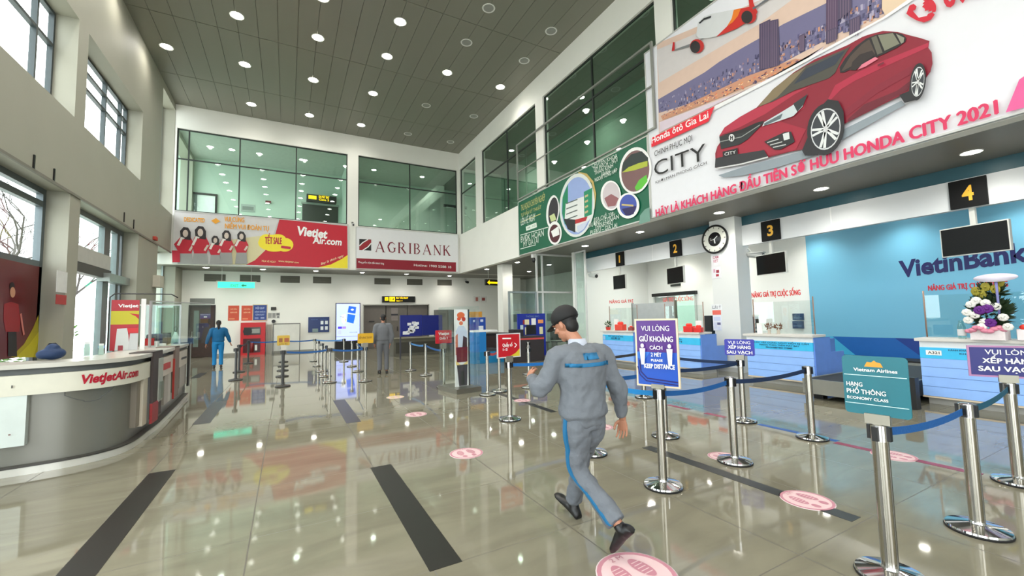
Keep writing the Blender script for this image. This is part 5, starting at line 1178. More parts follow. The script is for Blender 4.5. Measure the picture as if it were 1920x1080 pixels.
# things on the left pier
notice((127,511),(143,552),0,XL+.004,(222,222,220),[(.25,.2,.5,.6,(150,90,90)),(.4,.4,.3,.3,(70,30,40))],'white notice with a dark red drawing on the left pier',name='poster',cat='poster')
notice((125,554),(142,573),0,XL+.004,(176,40,40),[],'small red notice below the white one on the left pier',name='poster',cat='poster',words=[('NỘI QUY',.15,.55,.7,.2,(226,190,186)),('CẤM',.3,.2,.4,.2,(226,190,186))])
h=ray_hit((290,528),0,XL); t=thing('wall_speaker','small beige box speaker on the second left pier','speaker',(XL,h.y,h.z)); boxo('box',(0,.22,-.3,.3,-.22,.22),M((196,190,174),.5),t,bevel=.01)
h=ray_hit((288,447),0,XL); t=thing('alarm_bell','small red alarm on the left wall above the second pier','alarm',(XL,h.y,h.z)); bm=B(); box(bm,0,.1,-.14,.14,-.07,.07,bevel=.02); link('box',bm,M((180,60,44),.5),t)

# ================================================================ QUEUE POSTS AND BELTS
PH=.90
def post(x,y,label,detail=1,dark=False,rz=0):
    t=thing('queue_post',label,'queue post',(x,y,0),rz,group='steel queue posts')
    met=CHROME if detail else STEEL; PR=.039 if detail else .033
    if dark: met=M((84,84,84),.35,.7)
    n=36 if detail else 16
    bm=B(); lathe(bm,[(0,0),(.172,0),(.176,.012),(.17,.02)],n=n); link('rubber_ring',bm,RUBBER,t,smooth=True)
    bm=B(); lathe(bm,[(.172,.018),(.168,.03),(.10,.045),(.045,.055),(.04,.07),(0,.07)],n=n); link('base',bm,met,t,smooth=True)
    bm=B(); lathe(bm,[(PR,.05),(PR,PH-.09),(.0,PH-.09)],n=18 if detail else 10); link('pole',bm,met if dark else M((186,182,172),.18,1,var=.03),t,smooth=True)
    if detail:
        bm=B()
        for k in range(4):
            a_=k*math.pi/2; box(bm,.036*math.cos(a_)-.006,.036*math.cos(a_)+.006,.036*math.sin(a_)-.006,.036*math.sin(a_)+.006,.06,PH-.1)
        link('pole_grooves',bm,M((120,118,112),.3,.9),t)
    bm=B(); lathe(bm,[(0,PH-.1),(.045,PH-.1),(.045,PH-.005),(.034,PH),(0,PH)],n=18); link('head',bm,met,t,smooth=True)
    bm=B()
    for k in range(4):
        a_=k*math.pi/2; cx,cy=.05*math.cos(a_),.043*math.sin(a_); box(bm,cx-.015,cx+.015,cy-.015,cy+.015,PH-.095,PH-.01)
    link('belt_clips',bm,BLACK,t)
    return t
posts={}
def P(key,x,y,label,**k): posts[key]=(x,y); posts[key+'_o']=post(x,y,label,**k); return posts[key+'_o']
P('A',3.2,1.24,'nearest steel queue post, carrying the teal sign'); P('Bq',4.39,1.17,'steel queue post right of the teal sign, at the lower right'); P('G',5.86,1.27,'steel queue post at the right edge with a violet sign')
P('C',3.1,2.87,'steel queue post holding the tall purple sign'); P('D',4.25,2.93,'steel queue post in the lane standing on a pink sticker'); P('E',5.83,2.95,'steel queue post in front of the baggage belt')
P('H',4.38,3.98,'steel queue post just behind the purple sign post'); P('F',5.93,3.91,'steel queue post with the small violet sign before desk three'); P('J',3.14,3.95,'steel queue post whose base shows behind the walking man')
P('K',3.1,5.9,'steel queue post carrying the larger red sign'); P('I',6.1,6.02,'steel queue post behind the purple board near desk two'); P('K2',4.5,6.0,'steel queue post hidden mostly behind the walking man')
P('m1',4.08,8.23,'steel queue post just left of the larger red sign',detail=0); P('m2',3.7,8.02,'thin steel queue post right of the glass case',detail=0); P('m3',3.26,9.5,'steel queue post with the small red sign left of the glass case',detail=0)
P('m4',4.85,8.27,'steel queue post right of the larger red sign, nearer one',detail=0); P('m5',5.96,10.16,'steel queue post in front of the blue notice board',detail=0)
P('n1',3.43,13.16,'steel queue post under the blue board of papers, left one',detail=0); P('n2',3.5,11.76,'steel queue post under the blue board of papers, right one',detail=0)
P('o1',1.84,11.65,'steel queue post with the yellow sign beside the man in grey',detail=0); P('o2',1.98,13.97,'steel queue post before the lit screen, second nearest',detail=0); P('o3',2.03,15.7,'steel queue post before the lit screen, third nearest',detail=0); P('o4',2.0,17.8,'steel queue post before the lit screen, farthest',detail=0)
for k,y in enumerate((12.0,13.4,14.8,16.6,18.8)): P('p%d'%k,1.0,y,'steel queue post in the row left of the lit screen, %s'%('nearest','second','third','fourth','farthest')[k],detail=0)
P('q0',-.07,12.0,'dark queue post carrying the yellow sign on the left',detail=0,dark=True)
for k,y in enumerate((14.2,15.9,17.45,19.3)): P('q%d'%(k+1),-.1,y,'queue post lined up behind the left yellow sign, %s'%('nearest','second','third','farthest')[k],detail=0,dark=True)
for k,(x,y) in enumerate(((-1.25,14.17),(-1.36,16.4),(-1.33,19.6))): P('r%d'%k,x,y,'dark queue post in the leftmost row, %s'%('nearest','middle','farthest')[k],detail=0,dark=True)
def belt(a,b,label,m=BLUEBELT,z=PH-.055,sag=.03,hgt=.048):
    (x0,y0),(x1,y1)=posts[a],posts[b]; d=Vector((x1-x0,y1-y0,0)); Ln=d.length; d/=Ln; n=Vector((-d.y,d.x,0))*.0015
    bm=B(); N=10; rings=[]
    for k in range(N+1):
        u=k/N; s=.072+(Ln-.144)*u; p=Vector((x0,y0,z-sag*4*u*(1-u)))+d*s
        rings.append([bm.verts.new(p+n*sx+Vector((0,0,sz*hgt/2))) for sx,sz in ((1,-1),(1,1),(-1,1),(-1,-1))])
    for A_,B_ in zip(rings,rings[1:]):
        for k in range(4): bm.faces.new((A_[k],A_[(k+1)%4],B_[(k+1)%4],B_[k]))
    bm.faces.new(rings[0]); bm.faces.new(rings[-1])
    tag(link('barrier_belt',bm,m),label,'belt','retractable barrier belts')
LB=M((70,130,190),.6); NV=M((14,40,76),.6); TL=M((10,84,110),.6); GB=M((50,50,54),.6)
belt('A','Bq','blue belt from the teal sign post to the post on its right'); belt('Bq','G','teal-blue belt reaching the post at the right edge',TL)
belt('C','D','blue belt from the purple sign post to the right',BLUEBELT); belt('D','E','dark blue belt ending before the baggage belt',NV); belt('H','F','navy belt before the white pillar',NV); belt('J','C','bright blue belt between the walking man and the purple sign',M((20,130,200),.6))
belt('J','H','blue belt behind the purple sign at the man\'s elbow',BLUEBELT); belt('K2','I','dark belt crossing in front of desk one',GB); belt('I','F','navy belt running in front of desk two',NV); belt('K','K2','blue belt from the larger red sign toward the walking man',M((20,110,190),.6))
belt('n1','n2','light blue belt between two posts under the paper board',LB); belt('n2','m3','blue belt ending at the small red sign',BLUEBELT); belt('m2','m1','red belt between two thin posts by the glass case',M((190,70,70),.6)); belt('m4','m5','pale belt before the blue notice board',M((206,90,80),.6))
belt('q0','p0','blue belt from the left yellow sign post to the right'); belt('p0','o1','blue belt ending at the right yellow sign'); belt('r2','q4','blue belt far back passing the red fire cabinet'); belt('q4','p4','blue belt far back before the whiteboard'); belt('p4','o4','pale blue belt far back beside the lit screen',LB)
belt('r0','r1','dark belt in the leftmost row, nearer length',GB); belt('r1','r2','dark belt in the leftmost row, farther length',GB); belt('p0','p1','navy belt in the row left of the screen, nearest length',NV); belt('o1','o2','blue belt from the right yellow sign going back',BLUEBELT)

# sign boards standing on the posts (children of their post)
def psign(key,ang,W,z0,z1,c,border,name='sign_board',th=.012,tilt=0,lift=0):
    o=posts[key+'_o']; t=bpy.data.objects.new(name,None); 
    bm=B()
    if border: box(bm,-W/2,W/2,-th,0,z0,z1)
    else:
        rr=.022; pts=[]
        for cx,cz,a0 in ((W/2-rr,z1-rr,0),(-W/2+rr,z1-rr,90),(-W/2+rr,z0+rr,180),(W/2-rr,z0+rr,270)):
            for q_ in range(5): a_=R(a0+q_*22.5); pts.append((cx+rr*math.cos(a_),cz+rr*math.sin(a_)))
        prism(bm,pts,-th,0)
        for v in bm.verts: x_,z_,y_=v.co; v.co=(x_,y_,z_)
    s=link(name,bm,M(c,.35),o); s.rotation_euler=(0,0,R(ang))
    if border:
        bm=B(); e=.016
        for r in ((-W/2-e,-W/2,z0-e,z1+e),(W/2,W/2+e,z0-e,z1+e),(-W/2,W/2,z0-e,z0),(-W/2,W/2,z1,z1+e)): box(bm,r[0],r[1],-th-.004,.006,r[2],r[3])
        link('edge_frame',bm,M(border,.4),s)
    bm=B(); box(bm,-.06,.06,-.03,.02,PH,max(z0+.01,PH+.02)); link('sign_holder',bm,M((150,146,134),.3,.6),s)
    return s,Art((0,-th,0),(1,0,0),(0,0,1),off=.0006)
bpy_t=[]
s,A=psign('A',-82,.315,.95,1.31,(6,104,118),None)
A.poly([(-.03,1.275),(-.045,1.245),(.045,1.245),(.035,1.27),(.015,1.275),(.005,1.285),(-.01,1.272)],(226,150,40)); A.text('Vietnam Airlines',(-.1,1.215),(.11,1.215),.02,WHT,bold=.02); A.stroke([(-.15,1.19),(.15,1.19)],.004,(200,230,230))
A.text('HẠNG',(-.14,1.12),(-.06,1.12),.025,WHT,bold=.03); A.text('PHỔ THÔNG',(-.14,1.075),(.05,1.075),.027,WHT,bold=.03); A.text('ECONOMY CLASS',(-.14,1.04),(.06,1.04),.016,WHT,bold=.02); A.stroke([(-.15,1.015),(.15,1.015)],.004,(200,230,230)); A.build('print',s)
s,A=psign('C',-68,.38,.93,1.54,(84,36,130),(222,206,176))
A.rect(-.19,.19,.93,1.25,(30,84,190)); A.poly([(-.19,1.25),(-.19,1.18),(-.12,1.16),(-.06,1.25)],(50,120,214)); A.poly([(-.19,1.25),(-.06,1.25),(.0,1.27),(.19,1.27),(.19,1.24),(-.19,1.24)],(84,36,130))
A.stroke([(-.17,1.16),(-.16,1.05),(-.1,.99),(.19,.97)],.012,(30,20,100)); A.stroke([(-.19,1.1),(-.17,1.02),(-.11,.965),(.19,.945)],.01,(30,20,100))
A.text('VUI LÒNG',(-.14,1.44),(.13,1.44),.05,(236,230,240),bold=.012); A.text('GIỮ KHOẢNG',(-.16,1.34),(.16,1.34),.05,(236,230,240),bold=.04); A.text('CÁCH',(-.06,1.265),(.06,1.265),.035,(236,230,240),bold=.04); A.text('2 MÉT',(-.05,1.2),(.05,1.2),.035,WHT,bold=.04); A.text('PLEASE',(-.05,1.155),(.06,1.155),.02,WHT,bold=.03); A.text('KEEP DISTANCE',(-.12,1.09),(.17,1.09),.04,WHT,bold=.04)
for sx in (-.13,.13):
    A.ell(sx,1.30,.017,.02,WHT); A.poly([(sx-.028,1.275),(sx+.028,1.275),(sx+.022,1.2),(sx+.016,1.12),(sx-.016,1.12),(sx-.022,1.2)],WHT)
A.build('print',s)
s,A=psign('F',-70,.40,.96,1.2,(44,44,160),None); A.text('VUI LÒNG',(-.15,1.13),(.15,1.13),.045,WHT,bold=.012); A.text('XẾP HÀNG',(-.15,1.06),(.15,1.06),.045,WHT,bold=.05); A.text('SAU VẠCH',(-.17,.985),(.17,.985),.045,WHT,bold=.05); A.build('print',s)
s,A=psign('G',-70,.46,.96,1.22,(28,28,110),(170,120,160)); A.text('VUI LÒNG',(-.13,1.155),(.18,1.155),.045,WHT,bold=.012); A.text('XẾP HÀNG',(-.15,1.075),(.18,1.075),.045,WHT,bold=.05); A.text('SAU VẠCH',(-.18,1.0),(.18,1.0),.045,WHT,bold=.05); A.build('print',s)
s,A=psign('K',4,.40,.98,1.33,(186,22,36),(206,206,210)); A.poly([(-.0,.98),(.2,.98),(.2,1.1),(.12,1.03)],(206,190,50)); A.stroke([(-.12,1.27),(.04,1.265)],.02,WHT); A.text('Quầy số',(-.12,1.14),(.06,1.14),.05,WHT,bold=.03); A.text('1-2',(-.12,1.08),(-.03,1.08),.035,WHT,bold=.03); A.stroke([(.1,1.19),(.14,1.155),(.1,1.12)],.016,WHT); A.build('print',s)
s,A=psign('m3',0,.4,1.02,1.33,(190,20,40),None); A.text('Vietjet',(-.13,1.22),(.14,1.22),.06,WHT,bold=.03); A.text('Quầy 3',(-.1,1.12),(.1,1.12),.05,WHT,bold=.03); A.build('print',s)
s,A=psign('q0',0,.28,1.02,1.27,(206,168,30),None); A.rect(-.1,-.02,1.1,1.2,(150,90,40)); A.rect(.02,.12,1.1,1.2,(170,90,50)); A.text('LỐI ĐI',(-.09,1.04),(.09,1.04),.03,(120,90,20)); A.build('print',s)
s,A=psign('o1',0,.40,1.0,1.26,(216,168,24),None); A.text('XẾP HÀNG TẠI ĐÂY',(-.17,1.12),(.17,1.12),.05,(150,110,20),bold=.03); A.build('print',s)

# ================================================================ PEOPLE
def ringloft(bm,secs,n=20,mi=0):
    """secs: (centre, side vector, front vector, a, b)"""
    rings=[]
    for c,s_,f_,a,b in secs:
        c=Vector(c); rings.append([bm.verts.new(c+Vector(s_)*a*math.cos(2*math.pi*k/n)+Vector(f_)*b*math.sin(2*math.pi*k/n)) for k in range(n)])
    for A_,B_ in zip(rings,rings[1:]):
        for k in range(n):
            f=bm.faces.new((A_[k],A_[(k+1)%n],B_[(k+1)%n],B_[k])); f.material_index=mi; f.smooth=True
    bm.faces.new(rings[0]); bm.faces.new(rings[-1])
def limb(bm,pts,rad,n=16,flat=1.0,sub=4):
    P_=[Vector(p) for p in pts]; Q=[(*p,r) for p,r in zip(P_,rad)]; C_=cat(Q,sub)
    tube(bm,[c[:3] for c in C_],[c[3] for c in C_],n=n)
def finish(o,voxel,smooth=4,disp=0,scale=.12):
    m=o.modifiers.new('remesh','REMESH'); m.mode='VOXEL'; m.voxel_size=voxel; m.use_smooth_shade=True
    if smooth: s_=o.modifiers.new('smooth','SMOOTH'); s_.iterations=smooth; s_.factor=.5
    if disp:
        tx=bpy.data.textures.new('folds','CLOUDS'); tx.noise_scale=scale; tx.noise_depth=2
        d=o.modifiers.new('folds','DISPLACE'); d.texture=tx; d.strength=disp; d.mid_level=.5
SKIN=M((176,122,96),.5,var=.06,scale=14); HAIR=M((18,15,15),.6)
def hand(bm,w,d,side,s=1,curl=.9,palm=None):
    """w wrist point, d direction of the hand, side: direction toward the thumb, palm: normal the fingers curl to"""
    w=Vector(w); d=Vector(d).normalized(); side=Vector(side); side=(side-d*side.dot(d)).normalized(); pn=Vector(palm) if palm else d.cross(side); pn=(pn-d*pn.dot(d)-side*pn.dot(side)).normalized()
    ringloft(bm,[(w-d*.03*s,side,pn,.024*s,.019*s),(w+d*.01*s,side,pn,.027*s,.017*s),(w+d*.045*s,side,pn,.038*s,.016*s),(w+d*.08*s,side,pn,.040*s,.014*s),(w+d*.092*s,side,pn,.034*s,.011*s)],n=14)
    for k,(o_,L_) in enumerate(((.031,.070),(.0105,.078),(-.0105,.072),(-.031,.056))):
        p=w+d*.085*s+side*o_*s; dd=(d+side*o_*5.5).normalized(); pts=[p-d*.02*s]; r_=[.0085*s]
        cc=curl*(.75+.14*k)
        for j,fr in enumerate((.45,.30,.25)):
            ang=cc*(.35,.55,.5)[j]; dd=(dd*math.cos(ang)+pn*math.sin(ang)).normalized(); p=p+dd*L_*fr*s; pts.append(p); r_.append((.0080,.0072,.006)[j]*s)
        tube(bm,pts,r_,n=8)
    p=w+d*.02*s+side*.022*s; t1=p+(d*.6+side*.75+pn*.25).normalized()*.036*s; t2=t1+(d*.85+side*.25+pn*.45).normalized()*.03*s; t3=t2+(d*.8+pn*.6-side*.1).normalized()*.022*s
    tube(bm,[p,t1,t2,t3],[.012*s,.011*s,.0095*s,.0072*s],n=8)
def head(bm,c,f,r,u,s=1):
    """c head centre, f facing, r right, u up"""
    c,f,r,u=[Vector(v) for v in (c,f,r,u)]
    rot=Matrix((r,f,u)).transposed()
    sphere(bm,c+u*.02*s,.075*s,.092*s,.098*s,n=20,rot=rot)
    sphere(bm,c-u*.045*s+f*.03*s,.056*s,.062*s,.07*s,n=16,rot=rot)          # jaw
    sphere(bm,c-u*.095*s+f*.06*s,.024*s,.024*s,.022*s,n=10,rot=rot)          # chin
    tube(bm,[c+u*.012*s+f*.085*s,c-u*.02*s+f*.112*s,c-u*.028*s+f*.09*s],[.009*s,.014*s,.012*s],n=8) # nose
    for sx in (-1,1):
        sphere(bm,c+r*.079*s*sx-u*.005*s-f*.008*s,.010*s,.019*s,.032*s,n=10,rot=rot)   # ears
        sphere(bm,c+r*.036*s*sx+u*.022*s+f*.078*s,.026*s,.012*s,.009*s,n=8,rot=rot)   # brow
        sphere(bm,c+r*.045*s*sx-u*.025*s+f*.06*s,.022*s,.02*s,.02*s,n=8,rot=rot)
    sphere(bm,c-u*.062*s+f*.088*s,.024*s,.01*s,.006*s,n=8,rot=rot); sphere(bm,c-u*.074*s+f*.086*s,.02*s,.01*s,.006*s,n=8,rot=rot)
def face_bits(t,c,f,r,u,s=1):
    c,f,r,u=[Vector(v) for v in (c,f,r,u)]; rot=Matrix((r,f,u)).transposed()
    for sx in (-1,1):
        bm=B(); sphere(bm,c+r*.033*s*sx+u*.004*s+f*.082*s,.013*s,.009*s,.007*s,n=10,rot=rot); link('eye',bm,M((235,232,226),.2),t)
        bm=B(); sphere(bm,c+r*.033*s*sx+u*.004*s+f*.0895*s,.005*s,.003*s,.005*s,n=8,rot=rot); link('iris',bm,BLACK,t)
def shoe(bm,ankle,toe,up=(0,0,1),s=1):
    a=Vector(ankle); t=Vector(toe); d=(t-a); d_=d.normalized(); L_=d.length; upv=Vector(up); r=d_.cross(upv).normalized(); n=r.cross(d_).normalized()
    # ankle here = sole point below the heel, toe = tip of the sole
    secs=[(-.045,.02,.03,.03),(-.03,.032,.036,.045),(0,.045,.040,.055),(.35*L_,.048,.043,.05),(.6*L_,.036,.047,.036),(.85*L_,.028,.043,.026),(1.0*L_,.02,.022,.014)]
    ringloft(bm,[(a+d_*x+n*(z*.9),r,n,w_*s,h_*s*.8) for x,z,w_,h_ in secs],n=16)
    return r,n
def dressed(name,label,loc,J,top,trs,shoes=BLACK,vox=.012,stripe=None,cap=None,hair_long=False,detail=1,facing=(0,1,0)):
    """J: joints in metres relative to loc, person heading along +Y unless facing says otherwise"""
    t=thing(name,label,'person',loc); S=Vector(J['side']).normalized(); Fw=Vector((0,0,1)).cross(S).normalized()
    N=J['neck']; C_=J['chest']; Pv=J['pelvis']
    # body: one continuous skin surface
    bm=B(); head(bm,J['head'],J['hf'],J['hr'],J['hu'],J.get('hs',1))
    limb(bm,[Vector(Pv),Vector(C_),Vector(N)-Vector((0,0,.04)),Vector(N),Vector(J['head'])-Vector(J['hu'])*.05],[.1,.1,.06,.052,.05])
    for k in 'LR':
        limb(bm,[Vector(C_)+Vector((0,0,.1)),J['sh'+k],J['el'+k],J['wr'+k]],[.06,.045,.036,.026])
        dv=Vector(J['hd'+k]); hand(bm,J['wr'+k],dv,J['th'+k],1.0,curl=J.get('curl'+k,.9),palm=J.get('pn'+k))
        limb(bm,[Pv,J['hp'+k],J['kn'+k],J['an'+k],J['hl'+k]],[.08,.07,.048,.034,.03])
    o=link('body',bm,SKIN,t,smooth='all'); finish(o,.0034 if detail else .012,1)
    if detail: face_bits(t,J['head'],J['hf'],J['hr'],J['hu'])
    # trousers
    bm=B(); P0=Vector(Pv)
    ringloft(bm,[(P0+Vector((0,0,.12)),S,Fw,.155,.115),(P0+Vector((0,0,.02)),S,Fw,.172,.128),(P0-Vector((0,0,.07)),S,Fw,.165,.12)],n=24)
    for k in 'LR':
        h_=Vector(J['hp'+k]); kn=Vector(J['kn'+k]); an=Vector(J['an'+k]); limb(bm,[h_+Vector((0,0,.05)),h_-Vector((0,0,.05)),(h_+kn)/2,kn,(kn+an)/2,an],[.09,.1,.087,.071,.066,.068],n=20)
    o=link('trousers',bm,trs,t,smooth='all'); finish(o,vox,3,.036 if detail else .01,.10)
    if stripe is not None:
        for k,sg in (('L',-1),('R',1)):
            h_=Vector(J['hp'+k]); kn=Vector(J['kn'+k]); an=Vector(J['an'+k])
            pts=cat([(h_+Vector((0,0,.07))+S*sg*.094),(h_-Vector((0,0,.06))+S*sg*.105),(h_+kn)/2+S*sg*.09,kn+S*sg*.073,(kn+an)/2+S*sg*.068,an+S*sg*.071],5)
            bm=B(); rings=[]
            for i,p in enumerate(pts):
                p=Vector(p); rings.append([bm.verts.new(p+Fw*a_+S*sg*b_) for a_,b_ in ((-.016,-.02),(-.016,.006),(.016,.006),(.016,-.02))])
            for A_,B_ in zip(rings,rings[1:]):
                for q_ in range(4): bm.faces.new((A_[q_],A_[(q_+1)%4],B_[(q_+1)%4],B_[q_]))
            link('side_stripe',bm,stripe,t)
    # jacket
    bm=B(); n_=Vector(N); c_=Vector(C_); w=J.get('w',1.0)
    hem=P0+Vector((0,0,J.get('hem',.0)))
    ringloft(bm,[(hem,S,Fw,.166*w,.122*w),(hem+Vector((0,0,.06)),S,Fw,.170*w,.126*w),(hem+Vector((0,0,.075)),S,Fw,.196*w,.146*w),(P0.lerp(c_,.5),S,Fw,.186*w,.142*w),(c_-Vector((0,0,.02)),S,Fw,.205*w,.148*w),(c_+Vector((0,0,.09)),S,Fw,.205*w,.13*w),(c_+Vector((0,0,.15)),S,Fw,.165*w,.105*w),(n_-Vector((0,0,.035)),S,Fw,.085,.08),(n_+Vector((0,0,.015)),S,Fw,.064,.066)],n=28)
    for k in 'LR':
        sh=Vector(J['sh'+k]); el=Vector(J['el'+k]); wr=Vector(J['wr'+k]); cu=wr+(el-wr).normalized()*.02
        limb(bm,[c_+Vector((0,0,.09)),sh,(sh+el)/2,el,(el+wr)/2,cu+(el-wr).normalized()*.04,cu],[.085,.078*w,.073*w,.068*w,.058,.05,.042],n=18)
    o=link('jacket',bm,top,t,smooth='all'); finish(o,vox,3,.045 if detail else .012,.13)
    # shoes
    for k in 'LR':
        bm=B(); shoe(bm,J['hs'+k],J['ts'+k],J.get('us'+k,(0,0,1)))
        an=Vector(J['an'+k]); limb(bm,[Vector(J['hs'+k])+Vector(J.get('us'+k,(0,0,1)))*.03,Vector(J['hl'+k]),an-(an-Vector(J['kn'+k])).normalized()*-.01],[.042,.04,.038],n=12)
        o=link('shoe',bm,shoes,t,smooth='all'); finish(o,.008 if detail else .014,1)
    # hair / cap
    hc=Vector(J['head']); f,r,u=[Vector(J[x]) for x in ('hf','hr','hu')]; rot=Matrix((r,f,u)).transposed()
    bm=B(); sphere(bm,hc+u*.035-f*.012,.081,.094,.088,n=18,rot=rot); sphere(bm,hc-u*.03-f*.045,.066,.05,.06,n=14,rot=rot)
    if hair_long: limb(bm,[hc-f*.08+u*.0,hc-f*.1-u*.1,hc-f*.11-u*.22],[.05,.045,.02])
    o=link('hair',bm,HAIR,t,smooth='all')
    finish(o,.009,1)
    if cap:
        bm=B(); sphere(bm,hc+u*.052-f*.014,.098,.114,.098,n=24,rot=rot)
        geom=[v for v in bm.verts if (v.co-(hc+u*.02)).dot(u)<0]; 
        for v in geom: v.co=v.co-u*((v.co-(hc+u*.02)).dot(u))
        # brim
        Br=[]
        for k in range(9):
            a_=R(-62+k*15.5); Br.append((math.sin(a_),math.cos(a_)))
        top_=[]; 
        for (sx,cy) in Br:
            pin=hc+u*.045+r*.088*sx+f*(.088*cy-.01); po=hc+u*.018+r*.085*sx+f*(.088*cy+.085*max(0,cy)**.7)
            top_.append((bm.verts.new(pin),bm.verts.new(po),bm.verts.new(po-u*.006),bm.verts.new(pin-u*.012)))
        for A_,B_ in zip(top_,top_[1:]):
            for q_ in range(4): bm.faces.new((A_[q_],A_[(q_+1)%4],B_[(q_+1)%4],B_[q_]))
        bm.faces.new(top_[0]); bm.faces.new(top_[-1])
        link('cap',bm,cap,t,smooth='all')
    return t
def uniform_mat(band=True,c=(128,132,138)):
    """grey work cloth; the blue band across the shoulder blades and the label are woven in"""
    m=M(c,.8,var=.06,scale=30,bump=.15)
    return m
GREY=M((104,109,116),.85,var=.06,scale=9,bump=.9); GREYD=M((102,107,114),.85,var=.06,scale=11,bump=.9); BLUEST=M((22,104,150),.7)
# walking man in the foreground
mx,my=1.93,2.52
def V(x,y,z): return (x-mx,y-my,z)
sd=Vector((1,0.02,0)).normalized()
hf=Vector((-.32,.80,-.40)).normalized(); hr=hf.cross(Vector((0,0,1))).normalized(); hu=hr.cross(hf).normalized()
J=dict(side=sd,neck=V(1.945,2.58,1.395),chest=V(1.94,2.53,1.20),pelvis=V(1.92,2.50,.86),head=V(1.90,2.66,1.535),hf=hf,hr=hr,hu=hu,hem=-.045,w=1.0,
 shL=V(1.77,2.55,1.315),elL=V(1.63,2.62,1.08),wrL=V(1.68,2.84,1.13),hdL=(.35,.7,.25),thL=(.5,.1,.8),curlL=1.2,
 shR=V(2.12,2.53,1.31),elR=V(2.235,2.47,1.05),wrR=V(2.295,2.50,.80),hdR=(.06,.10,-1),thR=(-.45,.8,0),pnR=(-1,-.3,0),curlR=1.15,
 hpL=V(1.84,2.48,.82),knL=V(1.86,2.50,.49),anL=V(1.935,2.20,.235),hlL=V(1.945,2.165,.20),hsL=V(1.955,2.105,.185),tsL=V(1.935,2.24,.012),usL=(0,.8,.6),
 hpR=V(2.0,2.50,.82),knR=V(2.02,2.70,.46),anR=V(2.05,2.83,.13),hlR=V(2.05,2.83,.085),hsR=V(2.05,2.82,.004),tsR=V(2.02,3.05,.09),usR=(0,-.25,.97))
man=dressed('person','man in grey work uniform and black cap walking away in the foreground',(mx,my,0),J,GREY,GREYD,stripe=BLUEST,cap=M((12,12,14),.7))
# blue shoulder band and back label, following the back surface
def backband(t,z0,z1,a0,a1,c_,a,b,mat,name,lift=.012):
    bm=B(); n=18; rows=[]
    for k in range(n+1):
        an_=R(a0+(a1-a0)*k/n); rows.append([bm.verts.new(Vector((c_[0],c_[1],0))+sd*a*math.cos(an_)+Vector((0,1,0))*b*math.sin(an_)*q_+Vector((0,0,z))) for z,q_ in ((z0,1),(z1,.97))])
    for A_,B_ in zip(rows,rows[1:]): bm.faces.new((A_[0],B_[0],B_[1],A_[1]))
    o=link(name,bm,mat,t,smooth='all'); s_=o.modifiers.new('thick','SOLIDIFY'); s_.thickness=.012; s_.offset=0
    w_=o.modifiers.new('wrap','SHRINKWRAP'); w_.target=[x for x in t.children if x.name.startswith('jacket')][0]; w_.wrap_method='NEAREST_SURFACEPOINT'; w_.wrap_mode='OUTSIDE_SURFACE'; w_.offset=.004
bm=B(); nk=Vector(J['neck']); ringloft(bm,[(nk+Vector((0,-.012,-.045)),Vector((1,0,0)),Vector((0,1,0)),.088,.08),(nk+Vector((0,-.004,.0)),Vector((1,0,0)),Vector((0,1,0)),.073,.072),(nk+Vector((0,.004,.032)),Vector((1,0,0)),Vector((0,1,0)),.064,.066)],n=24); link('collar',bm,M((176,182,196),.8),man,smooth='all')
cc=V(1.94,2.53,0)
backband(man,1.235,1.262,200,340,cc,.205,.15,BLUEST,'shoulder_band'); backband(man,1.285,1.335,250,290,cc,.19,.135,BLUEST,'back_label')
# mid-distance man in grey
def standing(loc,name,label,h,rz,top,trs,arms,**k):
    s=h/1.70; J=dict(side=(1,0,0),neck=(0,0,1.42*s),chest=(0,0,1.22*s),pelvis=(0,0,.9*s),head=(0,.02,1.57*s),hf=Vector((0,1,-.05)).normalized(),hr=Vector((1,0,0)),hu=Vector((0,.05,1)).normalized(),hem=-.03,
     shL=(-.185,0,1.35*s),shR=(.185,0,1.35*s),hpL=(-.09,0,.86*s),hpR=(.09,0,.86*s),knL=(-.1,.02,.48*s),knR=(.1,.01,.48*s),anL=(-.1,-.02,.1),anR=(.1,-.03,.1),hlL=(-.1,-.03,.07),hlR=(.1,-.03,.07),hsL=(-.1,-.05,.004),hsR=(.1,-.05,.004),tsL=(-.12,.17,.004),tsR=(.12,.17,.004),thL=(.3,.8,0),thR=(-.3,.8,0),**arms)
    t=dressed(name,label,loc,J,top,trs,detail=0,vox=.016,**k); t.rotation_euler=(0,0,rz); return t
standing((2.57,13.05,0),'person','man in grey uniform standing by the doorway, seen from behind',1.80,R(-6),M((104,106,110),.85),M((100,102,106),.85),dict(elL=(-.27,-.02,1.1),wrL=(-.24,.12,.88),hdL=(.1,.3,-.9),elR=(.26,-.04,1.1),wrR=(.2,-.02,.86),hdR=(-.3,.1,-.9)))
standing((-2.2,18.6,0),'person','person in blue walking near the brown door, seen from behind',1.74,R(8),M((6,92,140),.8),M((16,120,180),.8),dict(elL=(-.29,-.05,1.12),wrL=(-.35,.02,.86),hdL=(-.2,.1,-.9),elR=(.29,.02,1.12),wrR=(.37,.06,.88),hdR=(.3,.1,-.85)),hair_long=True)
# seated officer behind the dark desk, only head and shoulders show
t=standing((8.0,14.15,-.45),'person','dark-haired officer seated behind the work desk',1.66,R(200),M((40,40,46),.8),M((40,40,46),.8),dict(elL=(-.25,.05,1.1),wrL=(-.18,.25,1.05),hdL=(.2,1,0),elR=(.25,.05,1.1),wrR=(.18,.25,1.05),hdR=(-.2,1,0))) if 0 else None

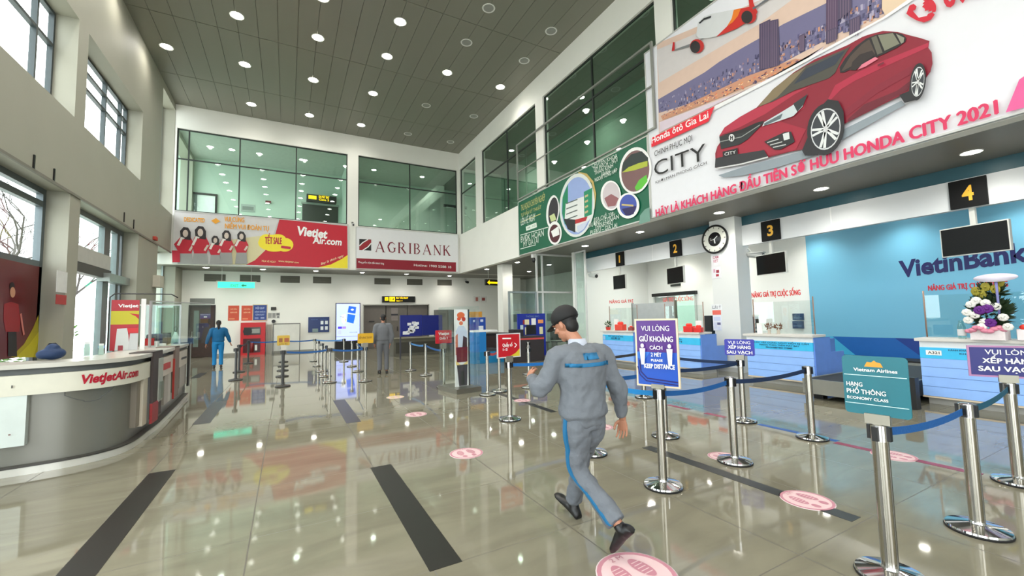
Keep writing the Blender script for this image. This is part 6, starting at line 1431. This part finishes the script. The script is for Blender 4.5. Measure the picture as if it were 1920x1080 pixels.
# ================================================================ OUTSIDE
tag(boxo('ground_outside',(-40,-6.2,YR-12,45,-.25,-.05),M((200,200,190),.8)),kind='structure')
tag(boxo('ground_forecourt',(-6.2,20,YR-20,YR,-.25,-.05),M((200,200,190),.8)),kind='structure')
BARK=M((58,54,50),.8)
def tree(x,y,h,seed,label):
    t=thing('bare_tree',label,'tree',(x,y,-.05),group='bare trees outside the left windows'); rn=random.Random(seed)
    bt=B(); tube(bt,[(0,0,0),(.05,0,h*.2),(0,.1,h*.35)],[.16,.13,.11],n=8); link('trunk',bt,BARK,t)
    bm=B()
    def grow(p,d,L_,r,dep):
        pts=[p]; rr=[r]
        for k in range(3):
            d=(d+Vector((rn.uniform(-.3,.3),rn.uniform(-.3,.3),rn.uniform(-.1,.2)))).normalized(); p=p+d*L_/3; pts.append(p); rr.append(r*(1-.25*(k+1)/2))
        tube(bm,pts,rr,n=5,cap=False)
        if dep>0:
            for k in range(rn.choice((2,3,3))):
                nd=(d+Vector((rn.uniform(-1,1),rn.uniform(-1,1),rn.uniform(-.25,.6)))).normalized(); grow(p if k else pts[2],nd,L_*rn.uniform(.62,.85),r*.55,dep-1)
    for k in range(4): grow(Vector((0,.1*(k==0),h*(.33-.01*k))),Vector((rn.uniform(-.7,.7),rn.uniform(-.7,.7),.8)).normalized(),h*.2,.08,5)
    link('branches',bm,BARK,t)
tree(-10.0,15.5,11,3,'bare tree outside the near left window'); tree(-11.0,26.5,11,8,'bare tree outside beyond the entrance door'); tree(-12.5,37.5,11,12,'bare tree farthest outside the left wall')
def shrub(x,y,h,label,seed):
    t=thing('green_shrub',label,'shrub',(x,y,-.05),group='green shrubs outside the door'); rn=random.Random(seed); bm=B(); leafblob(bm,(0,0,h*.6),(.7,.7,h*.45),500,rn,.12); link('foliage',bm,M((96,140,66),.6,var=.3,scale=20),t); bm=B(); tube(bm,[(0,0,0),(0,0,h*.4)],.03); link('stem',bm,BARK,t)
    bm=B(); lathe(bm,[(0,0),(.3,0),(.36,.5),(.3,.5),(0,.45)],n=20); link('pot',bm,M((150,152,150),.6),t,smooth=True)
shrub(-6.9,19.2,2.2,'leafy green shrub in a pot outside the glass door, right one',4); shrub(-7.4,17.6,1.8,'leafy green shrub in a pot outside the glass door, left one',9)
